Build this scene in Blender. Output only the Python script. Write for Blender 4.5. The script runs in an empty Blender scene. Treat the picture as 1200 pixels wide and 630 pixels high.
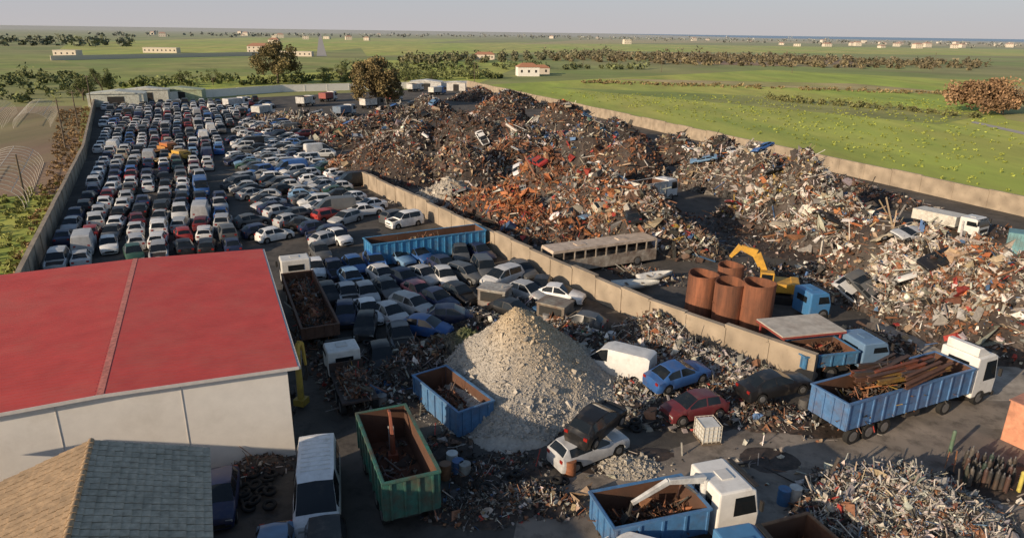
import bpy, bmesh, math, random
import numpy as np
from mathutils import Vector, Matrix
random.seed(11); rng=np.random.default_rng(11)
scene=bpy.context.scene; col=scene.collection
R_=math.radians
# ---------------------------------------------------------------- camera
H=21.5; PITCH=R_(18.9); ROLL=R_(0.8); FPX=811.0
r0=Vector((1,0,0)); u0=Vector((0,math.sin(PITCH),math.cos(PITCH))); fw=Vector((0,math.cos(PITCH),-math.sin(PITCH)))
rt=r0*math.cos(ROLL)+u0*math.sin(ROLL); up=-r0*math.sin(ROLL)+u0*math.cos(ROLL)
cam_d=bpy.data.cameras.new("camera"); cam=bpy.data.objects.new("camera",cam_d); col.objects.link(cam)
mm=Matrix((rt,up,-fw)).transposed().to_4x4(); mm.translation=Vector((0,0,H)); cam.matrix_world=mm
cam_d.sensor_width=36; cam_d.lens=36*FPX/1200; cam_d.clip_start=0.5; cam_d.clip_end=60000
scene.camera=cam
def G(px,py,z=0.0):
    """image pixel cast through the camera: metres on the ground (or at height z)"""
    d=rt*((px-600)/FPX)+up*((315-py)/FPX)+fw
    t=(z-H)/d.z
    return Vector((d.x*t,d.y*t,z))
def hd(a,b,z=0):
    p=G(*a,z); q=G(*b,z); return math.atan2(q.y-p.y,q.x-p.x)
UA=R_(113.6); U=Vector((math.cos(UA),math.sin(UA),0)); V=Vector((U.y,-U.x,0))
# ---------------------------------------------------------------- light
SD=Vector((0.77,0.64,0)).normalized(); EL=R_(17)
sun_d=bpy.data.lights.new("sun",'SUN'); sun_d.energy=5.0; sun_d.angle=R_(0.5); sun_d.color=(1.0,0.79,0.56)
sun=bpy.data.objects.new("sun",sun_d); col.objects.link(sun)
tr=Vector((SD.x*math.cos(EL),SD.y*math.cos(EL),-math.sin(EL))); sun.rotation_euler=tr.to_track_quat('-Z','Y').to_euler()
w=bpy.data.worlds.new("World"); scene.world=w; w.use_nodes=True
nt=w.node_tree; bg=nt.nodes['Background']; sk=nt.nodes.new('ShaderNodeTexSky'); sk.sky_type='NISHITA'; sk.sun_disc=False
sk.sun_elevation=EL; sk.sun_rotation=math.atan2(-SD.x,-SD.y)%(2*math.pi); sk.dust_density=1.0; sk.air_density=1.0
tc=nt.nodes.new('ShaderNodeTexCoord'); sx=nt.nodes.new('ShaderNodeSeparateXYZ'); nt.links.new(tc.outputs['Generated'],sx.inputs[0])
m1=nt.nodes.new('ShaderNodeMapRange'); m1.interpolation_type='SMOOTHSTEP'; m1.inputs[1].default_value=-.02; m1.inputs[2].default_value=.32; m1.inputs[3].default_value=.92; m1.inputs[4].default_value=0; nt.links.new(sx.outputs[2],m1.inputs[0])
m2=nt.nodes.new('ShaderNodeMapRange'); m2.inputs[1].default_value=0; m2.inputs[2].default_value=.06; nt.links.new(sx.outputs[2],m2.inputs[0])
hz=nt.nodes.new('ShaderNodeMix'); hz.data_type='RGBA'; nt.links.new(m2.outputs[0],hz.inputs[0]); hz.inputs[6].default_value=(4.6,4.4,4.55,1); hz.inputs[7].default_value=(3.8,4.15,4.9,1)
mx=nt.nodes.new('ShaderNodeMix'); mx.data_type='RGBA'; nt.links.new(m1.outputs[0],mx.inputs[0]); nt.links.new(sk.outputs[0],mx.inputs[6]); nt.links.new(hz.outputs[2],mx.inputs[7])
nt.links.new(mx.outputs[2],bg.inputs[0]); bg.inputs[1].default_value=0.118
scene.view_settings.view_transform='Standard'; scene.view_settings.look='None'; scene.view_settings.exposure=0
# ---------------------------------------------------------------- materials
def M(name,c=(.5,.5,.5),rough=.7,metal=0.0,var=.25,scale=3.0,dirt=None,damt=.3,dscale=.6,bump=0.0,bscale=20,src='rgb',c2=None,spec=.5,stretch=None,haze=None,c3=None):
    m=bpy.data.materials.new(name); m.use_nodes=True; n=m.node_tree.nodes; l=m.node_tree.links
    b=n['Principled BSDF']; b.inputs['Roughness'].default_value=rough; b.inputs['Metallic'].default_value=metal
    b.inputs['Specular IOR Level'].default_value=spec
    g=n.new('ShaderNodeNewGeometry'); vec=g.outputs['Position']
    if stretch:
        mp=n.new('ShaderNodeMapping'); mp.inputs['Scale'].default_value=stretch[:3]; mp.inputs['Rotation'].default_value=(0,0,stretch[3]); l.new(vec,mp.inputs[0]); vec=mp.outputs[0]
    if src=='obj': o=n.new('ShaderNodeObjectInfo'); base=o.outputs['Color']
    elif src=='attr': o=n.new('ShaderNodeAttribute'); o.attribute_name='Col'; base=o.outputs['Color']
    else: o=n.new('ShaderNodeRGB'); o.outputs[0].default_value=(*c,1); base=o.outputs[0]
    def noise(sc,det=4,ro=.6):
        t=n.new('ShaderNodeTexNoise'); t.inputs['Scale'].default_value=sc; t.inputs['Detail'].default_value=det; t.inputs['Roughness'].default_value=ro; l.new(vec,t.inputs['Vector']); return t.outputs['Fac']
    def mr(x,a,b_,c_,d):
        t=n.new('ShaderNodeMapRange'); t.inputs[1].default_value=a; t.inputs[2].default_value=b_; t.inputs[3].default_value=c_; t.inputs[4].default_value=d; l.new(x,t.inputs[0]); return t.outputs[0]
    def mix(f,a,b_,mode='MIX'):
        t=n.new('ShaderNodeMix'); t.data_type='RGBA'; t.blend_type=mode
        if isinstance(f,float): t.inputs[0].default_value=f
        else: l.new(f,t.inputs[0])
        for s,x in ((6,a),(7,b_)):
            if isinstance(x,tuple): t.inputs[s].default_value=(*x,1)
            else: l.new(x,t.inputs[s])
        return t.outputs[2]
    if c2: base=mix(mr(noise(dscale*.7,5),.42,.58,0,1),base,c2)
    if c3: base=mix(mr(noise(dscale*3.1,6,.7),.5,.66,0,.8),base,c3)
    if var>0:
        v=mr(noise(scale,6,.65),.3,.7,1-var,1+var)
        cc=n.new('ShaderNodeVectorMath'); cc.operation='SCALE'; l.new(base,cc.inputs[0]); l.new(v,cc.inputs[3]); base=cc.outputs[0]
    if dirt: base=mix(mr(noise(dscale,6,.7),.62-.4*damt,.75,0,min(1,damt*1.6)),base,dirt)
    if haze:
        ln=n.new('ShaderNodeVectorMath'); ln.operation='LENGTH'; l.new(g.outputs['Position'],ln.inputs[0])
        base=mix(mr(ln.outputs['Value'],haze[0],haze[1],0,haze[2]),base,(.50,.50,.50))  # distance haze painted into the base colour
    l.new(base,b.inputs['Base Color'])
    if bump:
        bp=n.new('ShaderNodeBump'); bp.inputs['Strength'].default_value=bump; bp.inputs['Distance'].default_value=.05
        l.new(noise(bscale,5,.7),bp.inputs['Height']); l.new(bp.outputs[0],b.inputs['Normal'])
    return m
DUST=(.18,.15,.12)
mPaint=M('car_paint',src='obj',rough=.36,var=.12,scale=2,dirt=DUST,damt=.26,dscale=1.3)
mPaintA=M('far_car_paint',src='attr',rough=.4,var=.12,scale=2,dirt=DUST,damt=.24,dscale=1.3)
mGlass=M('car_glass',(.012,.016,.02),rough=.12,var=0,dirt=(.06,.055,.045),damt=.25,dscale=1.5)
mTyre=M('rubber',(.015,.015,.015),rough=.85,var=.2)
mRim=M('rim_metal',(.25,.25,.25),rough=.45,metal=.6,var=.2)
mLight=M('lamp_plastic',(.5,.5,.48),rough=.2,var=.1)
mRed=M('tail_lamp',(.3,.02,.015),rough=.3,var=.1)
mDark=M('dark_trim',(.02,.02,.02),rough=.7,var=.3,scale=6,dirt=(.09,.05,.03),damt=.3)
mSteel=M('painted_steel',src='obj',rough=.55,var=.2,scale=2.5,dirt=(.12,.07,.045),damt=.38,dscale=1.1,bump=.2)
mClean=M('cab_paint',src='obj',rough=.4,var=.08,scale=2.5,dirt=(.25,.2,.15),damt=.25,dscale=1.1)
mRustS=M('rusty_painted_steel',src='obj',rough=.75,var=.35,scale=2.5,dirt=(.11,.05,.03),damt=.62,dscale=.9,bump=.4)
mRust=M('rusty_steel',(.13,.06,.035),rough=.85,var=.4,scale=1.6,dirt=(.04,.03,.025),damt=.5,dscale=.8,bump=.4)
mChassis=M('chassis_steel',(.03,.028,.026),rough=.75,var=.4,scale=3,dirt=(.12,.07,.05),damt=.3)
mScrap=M('scrap_pieces',src='attr',rough=.68,var=.4,scale=6,dirt=(.11,.065,.04),damt=.30,dscale=3.0)
mConc=M('wall_concrete',(.42,.345,.26),rough=.9,var=.32,scale=1.6,dirt=(.13,.105,.08),damt=.58,dscale=.8,bump=.4,bscale=10)
mWhiteW=M('white_plaster',(.80,.77,.72),rough=.85,var=.05,scale=1.5,dirt=(.55,.51,.45),damt=.28,dscale=.4)
mRoofR=M('red_metal_roof',(.54,.07,.06),rough=.65,var=.12,scale=.7,dirt=(.50,.13,.10),damt=.42,dscale=.3)
mRidge=M('faded_ridge',(.54,.19,.15),rough=.7,var=.4,scale=5)
mStone=M('gravel_stones',src='attr',rough=.95,var=.15,scale=7)
mLeaf=M('foliage',src='attr',rough=.8,var=.3,scale=.4,spec=.2)
mBark=M('bark',(.14,.11,.08),rough=.95,var=.3,scale=3)
mPlast=M('white_plastic',(.65,.66,.64),rough=.4,var=.08,dirt=(.3,.28,.22),damt=.3)
mPipe=M('galvanised_pipe',(.62,.58,.50),rough=.6,metal=.0,var=.15)
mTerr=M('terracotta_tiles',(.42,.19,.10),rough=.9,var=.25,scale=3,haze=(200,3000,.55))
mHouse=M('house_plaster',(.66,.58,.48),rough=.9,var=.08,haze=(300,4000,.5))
# ---------------------------------------------------------------- mesh tools
def link(ob,parent=None):
    col.objects.link(ob)
    if parent is not None: ob.parent=parent
    return ob
def tag(ob,label=None,cat=None,group=None,kind=None):
    if label: ob["label"]=label
    if cat: ob["category"]=cat
    if group: ob["group"]=group
    if kind: ob["kind"]=kind
    return ob
def thing(name,label,cat,loc,rz=0,group=None,rx=0,ry=0):
    e=bpy.data.objects.new(name,None); e.empty_display_size=.3; col.objects.link(e)
    e.location=loc; e.rotation_euler=(rx,ry,rz); return tag(e,label,cat,group)
class MB:
    def __init__(s): s.v=[]; s.f=[]; s.m=[]; s.s=[]
    def add(s,vs,fs,m=0,sm=False):
        o=len(s.v); s.v+=[tuple(x) for x in vs]; s.f+=[tuple(i+o for i in f) for f in fs]; s.m+=[m]*len(fs); s.s+=[sm]*len(fs)
    def box(s,c,d,R=None,m=0,tx=1,ty=1):
        c=Vector(c); vs=[]
        for z in(-1,1):
            for (x,y) in((-1,-1),(1,-1),(1,1),(-1,1)):
                k=(tx if z>0 else 1,ty if z>0 else 1)
                p=Vector((x*d[0]/2*k[0],y*d[1]/2*k[1],z*d[2]/2))
                vs.append(c+(R@p if R else p))
        s.add(vs,[(3,2,1,0),(4,5,6,7),(0,1,5,4),(1,2,6,5),(2,3,7,6),(3,0,4,7)],m)
    def beam(s,a,b,w_,h,m=0,w2=None,h2=None):
        a=Vector(a); b=Vector(b); x=(b-a).normalized(); y=Vector((0,0,1)).cross(x)
        if y.length<.01: y=Vector((0,1,0))
        y.normalize(); z=x.cross(y); w2=w2 or w_; h2=h2 or h; vs=[]
        for p,ww,hh in((a,w_,h),(b,w2,h2)):
            for (i,j) in((-1,-1),(1,-1),(1,1),(-1,1)): vs.append(p+y*i*ww/2+z*j*hh/2)
        s.add(vs,[(3,2,1,0),(4,5,6,7),(0,1,5,4),(1,2,6,5),(2,3,7,6),(3,0,4,7)],m)
    def cyl(s,a,b,r,r2=None,n=14,m=0,cap=True,sm=True):
        a=Vector(a); b=Vector(b); x=(b-a).normalized(); y=x.orthogonal().normalized(); z=x.cross(y); r2=r if r2 is None else r2
        vs=[]
        for p,rr in((a,r),(b,r2)):
            for i in range(n):
                t=2*math.pi*i/n; vs.append(p+y*math.cos(t)*rr+z*math.sin(t)*rr)
        s.add(vs,[(i,(i+1)%n,n+(i+1)%n,n+i) for i in range(n)],m,sm)
        if cap: s.add(vs,[tuple(reversed(range(n))),tuple(range(n,2*n))],m)
    def prism(s,prof,y0,y1,m=0,ins=0):
        n=len(prof); vs=[(p[0],y0,p[1]) for p in prof]+[(p[0],y1,p[1]) for p in prof]
        s.add(vs,[(i,(i+1)%n,n+(i+1)%n,n+i) for i in range(n)]+[tuple(reversed(range(n))),tuple(range(n,2*n))],m)
    def mesh(s,name,mats):
        me=bpy.data.meshes.new(name); me.from_pydata(s.v,[],s.f)
        for m in mats: me.materials.append(m)
        me.polygons.foreach_set('material_index',s.m); me.polygons.foreach_set('use_smooth',s.s)
        bm=bmesh.new(); bm.from_mesh(me); bmesh.ops.recalc_face_normals(bm,faces=bm.faces); bm.to_mesh(me); bm.free()
        return me
    def obj(s,name,mats,parent=None,color=None,bevel=0,label=None):
        if not isinstance(mats,(list,tuple)): mats=[mats]
        ob=bpy.data.objects.new(name,s.mesh(name,mats)); link(ob,parent)
        if color: ob.color=(*color,1)
        if bevel:
            b=ob.modifiers.new('b','BEVEL'); b.width=bevel; b.segments=2; b.limit_method='ANGLE'
        if label: ob['label']=label
        return ob
def B(name,mats,parent,c,d,color=None,bevel=0,label=None,R=None):
    m=MB(); m.box(c,d,R); return m.obj(name,mats,parent,color,bevel,label)
def sheet(name,pts,z,mat,kind='structure',label=None):
    me=bpy.data.meshes.new(name); me.from_pydata([(p[0],p[1],z) for p in pts],[],[tuple(range(len(pts)))])
    me.materials.append(mat)
    if me.polygons[0].normal.z<0: me.flip_normals()
    ob=bpy.data.objects.new(name,me); link(ob); ob['kind']=kind
    if label: ob['label']=label
    return ob
def quadmesh(name,co,quads,cols,mat,smooth=False):
    me=bpy.data.meshes.new(name); nv=len(co); nf=len(quads)
    me.vertices.add(nv); me.vertices.foreach_set('co',np.ascontiguousarray(co,dtype=np.float32).ravel())
    me.loops.add(nf*4); me.loops.foreach_set('vertex_index',np.ascontiguousarray(quads,dtype=np.int32).ravel())
    me.polygons.add(nf); me.polygons.foreach_set('loop_start',np.arange(nf,dtype=np.int32)*4)
    me.update(calc_edges=True)
    if cols is not None:
        a=me.color_attributes.new('Col','FLOAT_COLOR','POINT'); c4=np.ones((nv,4),dtype=np.float32); c4[:,:3]=cols; a.data.foreach_set('color',c4.ravel())
    me.polygons.foreach_set('use_smooth',[smooth]*nf)
    me.materials.append(mat); me.validate()
    ob=bpy.data.objects.new(name,me); link(ob); return ob
# ---- noise
_d=rng.normal(size=(14,2)); _d/=np.linalg.norm(_d,axis=1)[:,None]; _ph=rng.uniform(0,6.28,14)
def fn(x,y,sc=1.0):
    r=0
    for i in range(14):
        f=sc*(.25*1.45**i); r=r+np.sin((x*_d[i,0]+y*_d[i,1])*f+_ph[i])*(.72**i)
    return r/2.2
# ---- scrap pieces
def tmpl():
    T=[]
    g=np.array([(i-1,j-1,0) for i in range(3) for j in range(3)],float)*.5
    q=[(i*3+j,(i+1)*3+j,(i+1)*3+j+1,i*3+j+1) for i in range(2) for j in range(2)]
    T.append((g,np.array(q),(1,.6,1.2),.30,.24))      # crumpled plate
    bx=np.array([(x,y,z) for z in(-.5,.5) for x,y in((-.5,-.5),(.5,-.5),(.5,.5),(-.5,.5))])
    bq=np.array([(3,2,1,0),(4,5,6,7),(0,1,5,4),(1,2,6,5),(2,3,7,6),(3,0,4,7)])
    T.append((bx,bq,(3.0,.09,.09),.01,.28))     # bar
    T.append((bx,bq,(.75,.50,.38),.20,.30))       # lump
    t=np.array([(x,math.cos(a)*.5,math.sin(a)*.5) for x in(-.5,.5) for a in np.linspace(0,2*math.pi,7)[:-1]])
    tq=np.array([(i,(i+1)%6,6+(i+1)%6,6+i) for i in range(6)])
    T.append((t,tq,(1.6,.2,.2),.02,.11))      # tube
    a=np.array([(x,math.sin(t)*.5,math.cos(t)*.5) for x in(-.5,.5) for t in np.linspace(-1.1,1.1,5)])
    aq=np.array([(i,i+1,5+i+1,5+i) for i in range(4)])
    T.append((a,aq,(1.1,.7,.5),.08,.07))        # curved panel
    return T
TM=tmpl()
def scrap_arrays(pos,size,cols,nrm=None,mixw=None,flat=.0):
    n=len(pos); w_=np.array([t[4] for t in TM]) if mixw is None else np.array(mixw,float)
    k=rng.choice(len(TM),size=n,p=w_/w_.sum())
    CO=[];Q=[];C=[];off=0
    for ti,(tv,tq,sc,jit,_) in enumerate(TM):
        idx=np.where(k==ti)[0]; m=len(idx)
        if m==0: continue
        v=np.repeat(tv[None],m,0)+rng.normal(size=(m,len(tv),3))*jit
        s=np.array(sc)[None]*size[idx][:,None]*rng.uniform(.6,1.4,size=(m,3)); v=v*s[:,None,:]
        qn=rng.normal(size=(m,4)); 
        qn/=np.linalg.norm(qn,axis=1)[:,None]
        a,b,c,d=qn.T
        R=np.stack([1-2*(c*c+d*d),2*(b*c-a*d),2*(b*d+a*c),2*(b*c+a*d),1-2*(b*b+d*d),2*(c*d-a*b),2*(b*d-a*c),2*(c*d+a*b),1-2*(b*b+c*c)],1).reshape(m,3,3)
        v=np.einsum('nij,nkj->nki',R,v)
        v[:,:,2]*=(1-flat)
        v=v+pos[idx][:,None,:]
        CO.append(v.reshape(-1,3)); nv=len(tv)
        Q.append((tq[None]+(np.arange(m)*nv)[:,None,None]+off).reshape(-1,4)); C.append(np.repeat(cols[idx],nv,0)); off+=m*nv
    return np.concatenate(CO),np.concatenate(Q),np.concatenate(C)
PC=dict(rust=(.26,.12,.065),drust=(.11,.065,.045),org=(.46,.17,.065),gry=(.28,.265,.24),lgr=(.49,.45,.40),wht=(.76,.71,.64),blk=(.02,.02,.02),dk=(.06,.055,.05),red=(.38,.05,.04),blu=(.07,.15,.30),grn=(.06,.14,.09),tan=(.42,.32,.21),yel=(.42,.28,.06),sil=(.42,.41,.40),tea=(.1,.3,.33))
PAL=dict(
 mix=dict(rust=16,drust=16,org=3,gry=20,lgr=14,wht=10,blk=7,dk=13,red=2,blu=2.5,grn=1,tan=11,yel=.6),
 brown=dict(rust=30,drust=20,tan=20,gry=12,dk=8,org=5,lgr=7,wht=3),
 orange=dict(org=30,rust=36,drust=16,red=6,tan=6,wht=2,dk=4),
 light=dict(wht=25,lgr=23,tan=19,rust=14,org=4,gry=12,blk=3,blu=2,red=1.5,drust=7,dk=5),
 grey=dict(gry=28,lgr=18,sil=10,wht=5,dk=24,rust=10,blu=1.5,red=1,tan=6,blk=8),
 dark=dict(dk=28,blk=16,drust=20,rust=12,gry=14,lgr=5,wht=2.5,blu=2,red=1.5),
 alu=dict(sil=22,lgr=20,gry=22,wht=5,dk=18,rust=8,red=1.5,blu=1.5,tan=8),
 load=dict(rust=28,drust=30,dk=20,org=2,yel=1,red=2,gry=8))
def pal_cols(name,x,y,cl=.35):
    P=PAL[name]; ks=list(P); w_=np.array([P[k] for k in ks],float)
    n=len(x); s=fn(x+31,y-17,cl)*.5+.5; u=rng.uniform(size=n)
    u=np.where(rng.uniform(size=n)<.42,np.clip(s+rng.normal(size=n)*.08,0,.999),u)
    order=rng.permutation(len(ks)); cw=np.cumsum(w_[order]/w_.sum())
    k=np.searchsorted(cw,np.clip(u,0,.9999)); C=np.array([PC[ks[i]] for i in order])[np.clip(k,0,len(ks)-1)]
    return C*rng.uniform(.65,1.2,size=(n,1))*(1+rng.normal(size=(n,3))*.04)
def height(bl,x,y,rough=.35):
    h=np.zeros_like(x)
    for (cx,cy,hh,rx,ry,rot,p) in bl:
        c,s=math.cos(rot),math.sin(rot); dx=x-cx; dy=y-cy
        a=(dx*c+dy*s)/rx; b=(-dx*s+dy*c)/ry
        r=np.sqrt(a*a+b*b)*(1+.20*fn(x+cx,y,.6))
        k=np.clip(1-np.clip(r,0,9)**1.5,0,1); h=np.maximum(h,hh*k)
    return h*(1+.16*fn(x,y,1.0))+rough*1.1*fn(x+9,y+4,2.2)*np.clip(h,0,1)
BIG=[]
def heap(name,label,cat,bl,res=.7,dens=4.0,size=.55,core=None,mixw=None):
    b2=[]
    for (px,py,h,rx,ry,rot,p) in bl:
        g=G(px,py,h); b2.append((g.x,g.y,h,rx,ry,R_(rot),p))
    big=max(b[2] for b in b2)>3
    if big: BIG.append(b2)
    CO=[];Q=[];C=[];off=0
    x0=min(b[0]-max(b[3],b[4]) for b in b2)-1; x1=max(b[0]+max(b[3],b[4]) for b in b2)+1
    y0=min(b[1]-max(b[3],b[4]) for b in b2)-1; y1=max(b[1]+max(b[3],b[4]) for b in b2)+1
    nx=int((x1-x0)/res)+2; ny=int((y1-y0)/res)+2
    X,Y=np.meshgrid(np.linspace(x0,x1,nx),np.linspace(y0,y1,ny),indexing='ij')
    Z=height(b2,X,Y)
    co=np.stack([X,Y,np.where(Z>.02,Z,-.3)],-1).reshape(-1,3)
    ii,jj=np.meshgrid(np.arange(nx-1),np.arange(ny-1),indexing='ij'); a=(ii*ny+jj).ravel()
    q=np.stack([a,a+ny,a+ny+1,a+1],1); keep=(co[q][:,:,2].max(1)>0); q=q[keep]
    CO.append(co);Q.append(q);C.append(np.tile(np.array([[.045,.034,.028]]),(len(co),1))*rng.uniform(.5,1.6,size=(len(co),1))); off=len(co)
    for b in b2:
        area=math.pi*b[3]*b[4]; n=int(area*dens)
        r=np.sqrt(rng.uniform(size=n))*1.10; t=rng.uniform(0,2*math.pi,n)
        dx=r*np.cos(t)*b[3]; dy=r*np.sin(t)*b[4]; c,s=math.cos(b[5]),math.sin(b[5])
        x=b[0]+dx*c-dy*s; y=b[1]+dx*s+dy*c; z=np.maximum(height(b2,x,y),0)
        keep=(z>.25)|(rng.uniform(size=n)<.35); x,y,z=x[keep],y[keep],z[keep]; n=len(x)
        sz=size*np.exp(rng.normal(size=n)*.48)
        if big: sz=np.where(rng.uniform(size=n)<.035,np.minimum(sz*2.2,1.7),sz)
        pos=np.stack([x,y,z+.05*sz+.05],1)
        cc=pal_cols(b[6],x,y)
        if big:
            dk=pal_cols('dark',x,y); low=(rng.uniform(size=n)<np.clip(.9-z/2.4,0,.85)); cc=np.where(low[:,None],dk,cc)  # paints valley darkness into the colour of low-lying pieces
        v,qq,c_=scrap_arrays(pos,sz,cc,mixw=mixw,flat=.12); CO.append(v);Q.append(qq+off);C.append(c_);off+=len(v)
    ob=quadmesh(name,np.concatenate(CO),np.concatenate(Q),np.concatenate(C),mScrap)
    tag(ob,label,cat,kind='stuff')
    return ob,b2
def loose(name,label,cat,center,hx,hy,rz,z0,h,n,size,pal,mixw=None):
    x=rng.uniform(-hx,hx,n); y=rng.uniform(-hy,hy,n); z=z0+h*rng.uniform(0,1,n)*np.clip(1.2-np.sqrt((x/hx)**2+(y/hy)**2),.15,1)
    c,s=math.cos(rz),math.sin(rz); pos=np.stack([center[0]+x*c-y*s,center[1]+x*s+y*c,z],1)
    v,q,cc=scrap_arrays(pos,size*np.exp(rng.normal(size=n)*.4),pal_cols(pal,pos[:,0],pos[:,1],1.5),mixw=mixw)
    ob=quadmesh(name,v,q,cc,mScrap); return tag(ob,label,cat,kind='stuff')
# ---------------------------------------------------------------- cars
KINDS={
'sedan':dict(t=[(2.2,.66,.50,.56,.56),(2.13,.78,.64,.68,.66),(1.7,.85,.76,.82,.72),(1.0,.87,.88,.94,.76),(.15,.87,.90,1.38,.58),(-.35,.87,.91,1.42,.60),(-1.0,.87,.92,1.36,.56),(-1.7,.86,.94,1.0,.68),(-2.1,.82,.88,.93,.70),(-2.2,.72,.55,.60,.60)],ws=(1.0,.15),rw=(-1.0,-1.7),B=-.35,C=-1.35,wh=(1.38,-1.35)),
'hatch':dict(t=[(1.95,.62,.50,.55,.52),(1.87,.76,.66,.71,.64),(1.5,.82,.79,.85,.70),(1.0,.83,.90,.97,.74),(.2,.83,.92,1.41,.58),(-.4,.83,.93,1.46,.60),(-1.25,.83,.95,1.38,.55),(-1.75,.79,.97,1.03,.64),(-1.9,.76,.84,.89,.63),(-1.97,.66,.50,.56,.56)],ws=(1.0,.2),rw=(-1.25,-1.75),B=-.4,C=-1.35,wh=(1.25,-1.25)),
'wagon':dict(t=[(2.2,.66,.52,.56,.56),(2.13,.79,.66,.71,.66),(1.7,.86,.78,.84,.72),(1.05,.87,.90,.96,.76),(.25,.87,.92,1.41,.60),(-.35,.87,.93,1.46,.62),(-1.7,.86,.95,1.40,.57),(-2.1,.82,.97,1.03,.68),(-2.2,.72,.55,.60,.60)],ws=(1.05,.25),rw=(-1.7,-2.1),B=-.3,C=-1.7,wh=(1.38,-1.35)),
'suv':dict(t=[(2.15,.72,.70,.75,.62),(2.08,.84,.88,.93,.72),(1.7,.90,.98,1.04,.76),(1.05,.91,1.08,1.14,.80),(.40,.91,1.10,1.70,.66),(-.3,.91,1.11,1.76,.68),(-1.8,.90,1.13,1.70,.64),(-2.08,.88,1.12,1.18,.76),(-2.15,.80,.66,.72,.7)],ws=(1.05,.40),rw=(-1.8,-2.08),B=-.25,C=-1.7,wh=(1.35,-1.3)),
'van':dict(t=[(2.6,.76,.56,.62,.60),(2.48,.90,.82,.90,.74),(2.0,.96,1.02,1.12,.82),(1.0,.98,1.15,1.96,.72),(.5,.98,1.2,2.12,.77),(-2.35,.98,1.25,2.14,.77),(-2.56,.96,1.2,2.02,.74),(-2.62,.92,.6,.66,.85)],ws=(2.0,1.0),rw=None,B=.35,C=None,wh=(1.75,-1.7)),
'minivan':dict(t=[(2.1,.70,.58,.63,.58),(2.0,.83,.80,.86,.71),(1.65,.88,.94,1.02,.76),(1.25,.89,1.02,1.12,.78),(.4,.9,1.06,1.62,.64),(-.3,.9,1.08,1.70,.67),(-1.8,.89,1.08,1.64,.63),(-2.06,.86,1.05,1.12,.74),(-2.12,.78,.6,.66,.68)],ws=(1.25,.4),rw=(-1.8,-2.06),B=-.2,C=-1.75,wh=(1.35,-1.35)),
}
CARM=[mPaint,mGlass,mTyre,mRim,mLight,mDark,mRed]
def car_build(kind,seed,hoodless=False):
    K=KINDS[kind]; T=np.array(K['t'])[::-1]; rn=random.Random(seed)
    st=set(round(float(x),3) for x in T[:,0])
    for wx in K['wh']:
        for d in(-.40,-.27,0,.27,.40): st.add(round(wx+d,3))
    st.add(K['B']); st.add(round(K['ws'][0]-.2,3))
    if K['C'] is not None: st.add(K['C'])
    st=sorted(st); st=[x for i,x in enumerate(st) if i==0 or x-st[i-1]>.012]
    bm=bmesh.new(); rings=[]
    for x in st:
        wv,b,t,wt=[float(np.interp(x,T[:,0],T[:,i])) for i in(1,2,3,4)]
        a=.21
        for wx in K['wh']:
            d=abs(x-wx)
            if d<.385: a=max(a,.33+math.sqrt(max(0,.385**2-d*d)))
        p1=max(.42,a+.02); p2=max(min(.66,b-.06),a+.05); b=max(b,p2+.03)
        half=[(wv*.93,a),(wv*.99,p1),(wv,p2),(wv*.965,b),(wt,max(t,b+.03)),(0,max(t,b+.03)+.045)]
        ring=[bm.verts.new((x,y,z)) for y,z in half]+[bm.verts.new((x,-y,z)) for y,z in reversed(half[:-1])]
        rings.append(ring)
    F={}
    for i in range(len(rings)-1):
        for j in range(10):
            F[i,j]=bm.faces.new((rings[i][j],rings[i][j+1],rings[i+1][j+1],rings[i+1][j]))
    bm.faces.new(rings[0]); bm.faces.new(list(reversed(rings[-1])))
    def grp(xa,xb,js): return [F[i,j] for i in range(len(st)-1) for j in js if st[i]>=xb-.02 and st[i+1]<=xa+.02]
    ws=K['ws']; groups=[grp(ws[0],ws[1],(4,5))]
    if K['rw']: groups.append(grp(K['rw'][0],K['rw'][1],(4,5)))
    for j in(3,6):
        groups.append(grp(ws[0]-.2,K['B'],(j,)))
        if K['C'] is not None: groups.append(grp(K['B'],K['C'],(j,)))
    for g in groups:
        if g:
            bmesh.ops.inset_region(bm,faces=g,thickness=.045,use_even_offset=True)
            for f in g: f.material_index=1
    if hoodless:
        g=[f for f in grp(T[-2,0],ws[0],(4,5))]
        if g:
            bmesh.ops.inset_region(bm,faces=g,thickness=.07,depth=-.12)
            for f in g: f.material_index=5
    amp=.014 if seed%3 else .035
    for v in bm.verts:
        v.co+=Vector((rn.gauss(0,1),rn.gauss(0,1),rn.gauss(0,1)))*amp*(.4 if v.co.z<.5 else 1)*.5
    bmesh.ops.recalc_face_normals(bm,faces=bm.faces)
    for f in bm.faces: f.smooth=True
    me=bpy.data.meshes.new(kind+'_shell'); bm.to_mesh(me); bm.free()
    return me
def sub_mesh(me,name,sel,mats):
    bm=bmesh.new(); bm.from_mesh(me); bmesh.ops.delete(bm,geom=[f for f in bm.faces if not sel(f.material_index)],context='FACES')
    n=bpy.data.meshes.new(name); bm.to_mesh(n); bm.free()
    for m in mats: n.materials.append(m)
    try: n.set_sharp_from_angle(angle=R_(38))
    except Exception: pass
    return n
def wheel_mesh(r=.31,w_=.2,name='wheel'):
    m=MB(); m.cyl((0,-w_/2,0),(0,w_/2,0),r,n=18,m=0); 
    for s in(-1,1): m.cyl((0,s*w_/2,0),(0,s*(w_/2+.012),0),r*.62,r*.55,n=12,m=1)
    return m.mesh(name,[mTyre,mRim])
WM=wheel_mesh()
VAR={}
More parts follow.
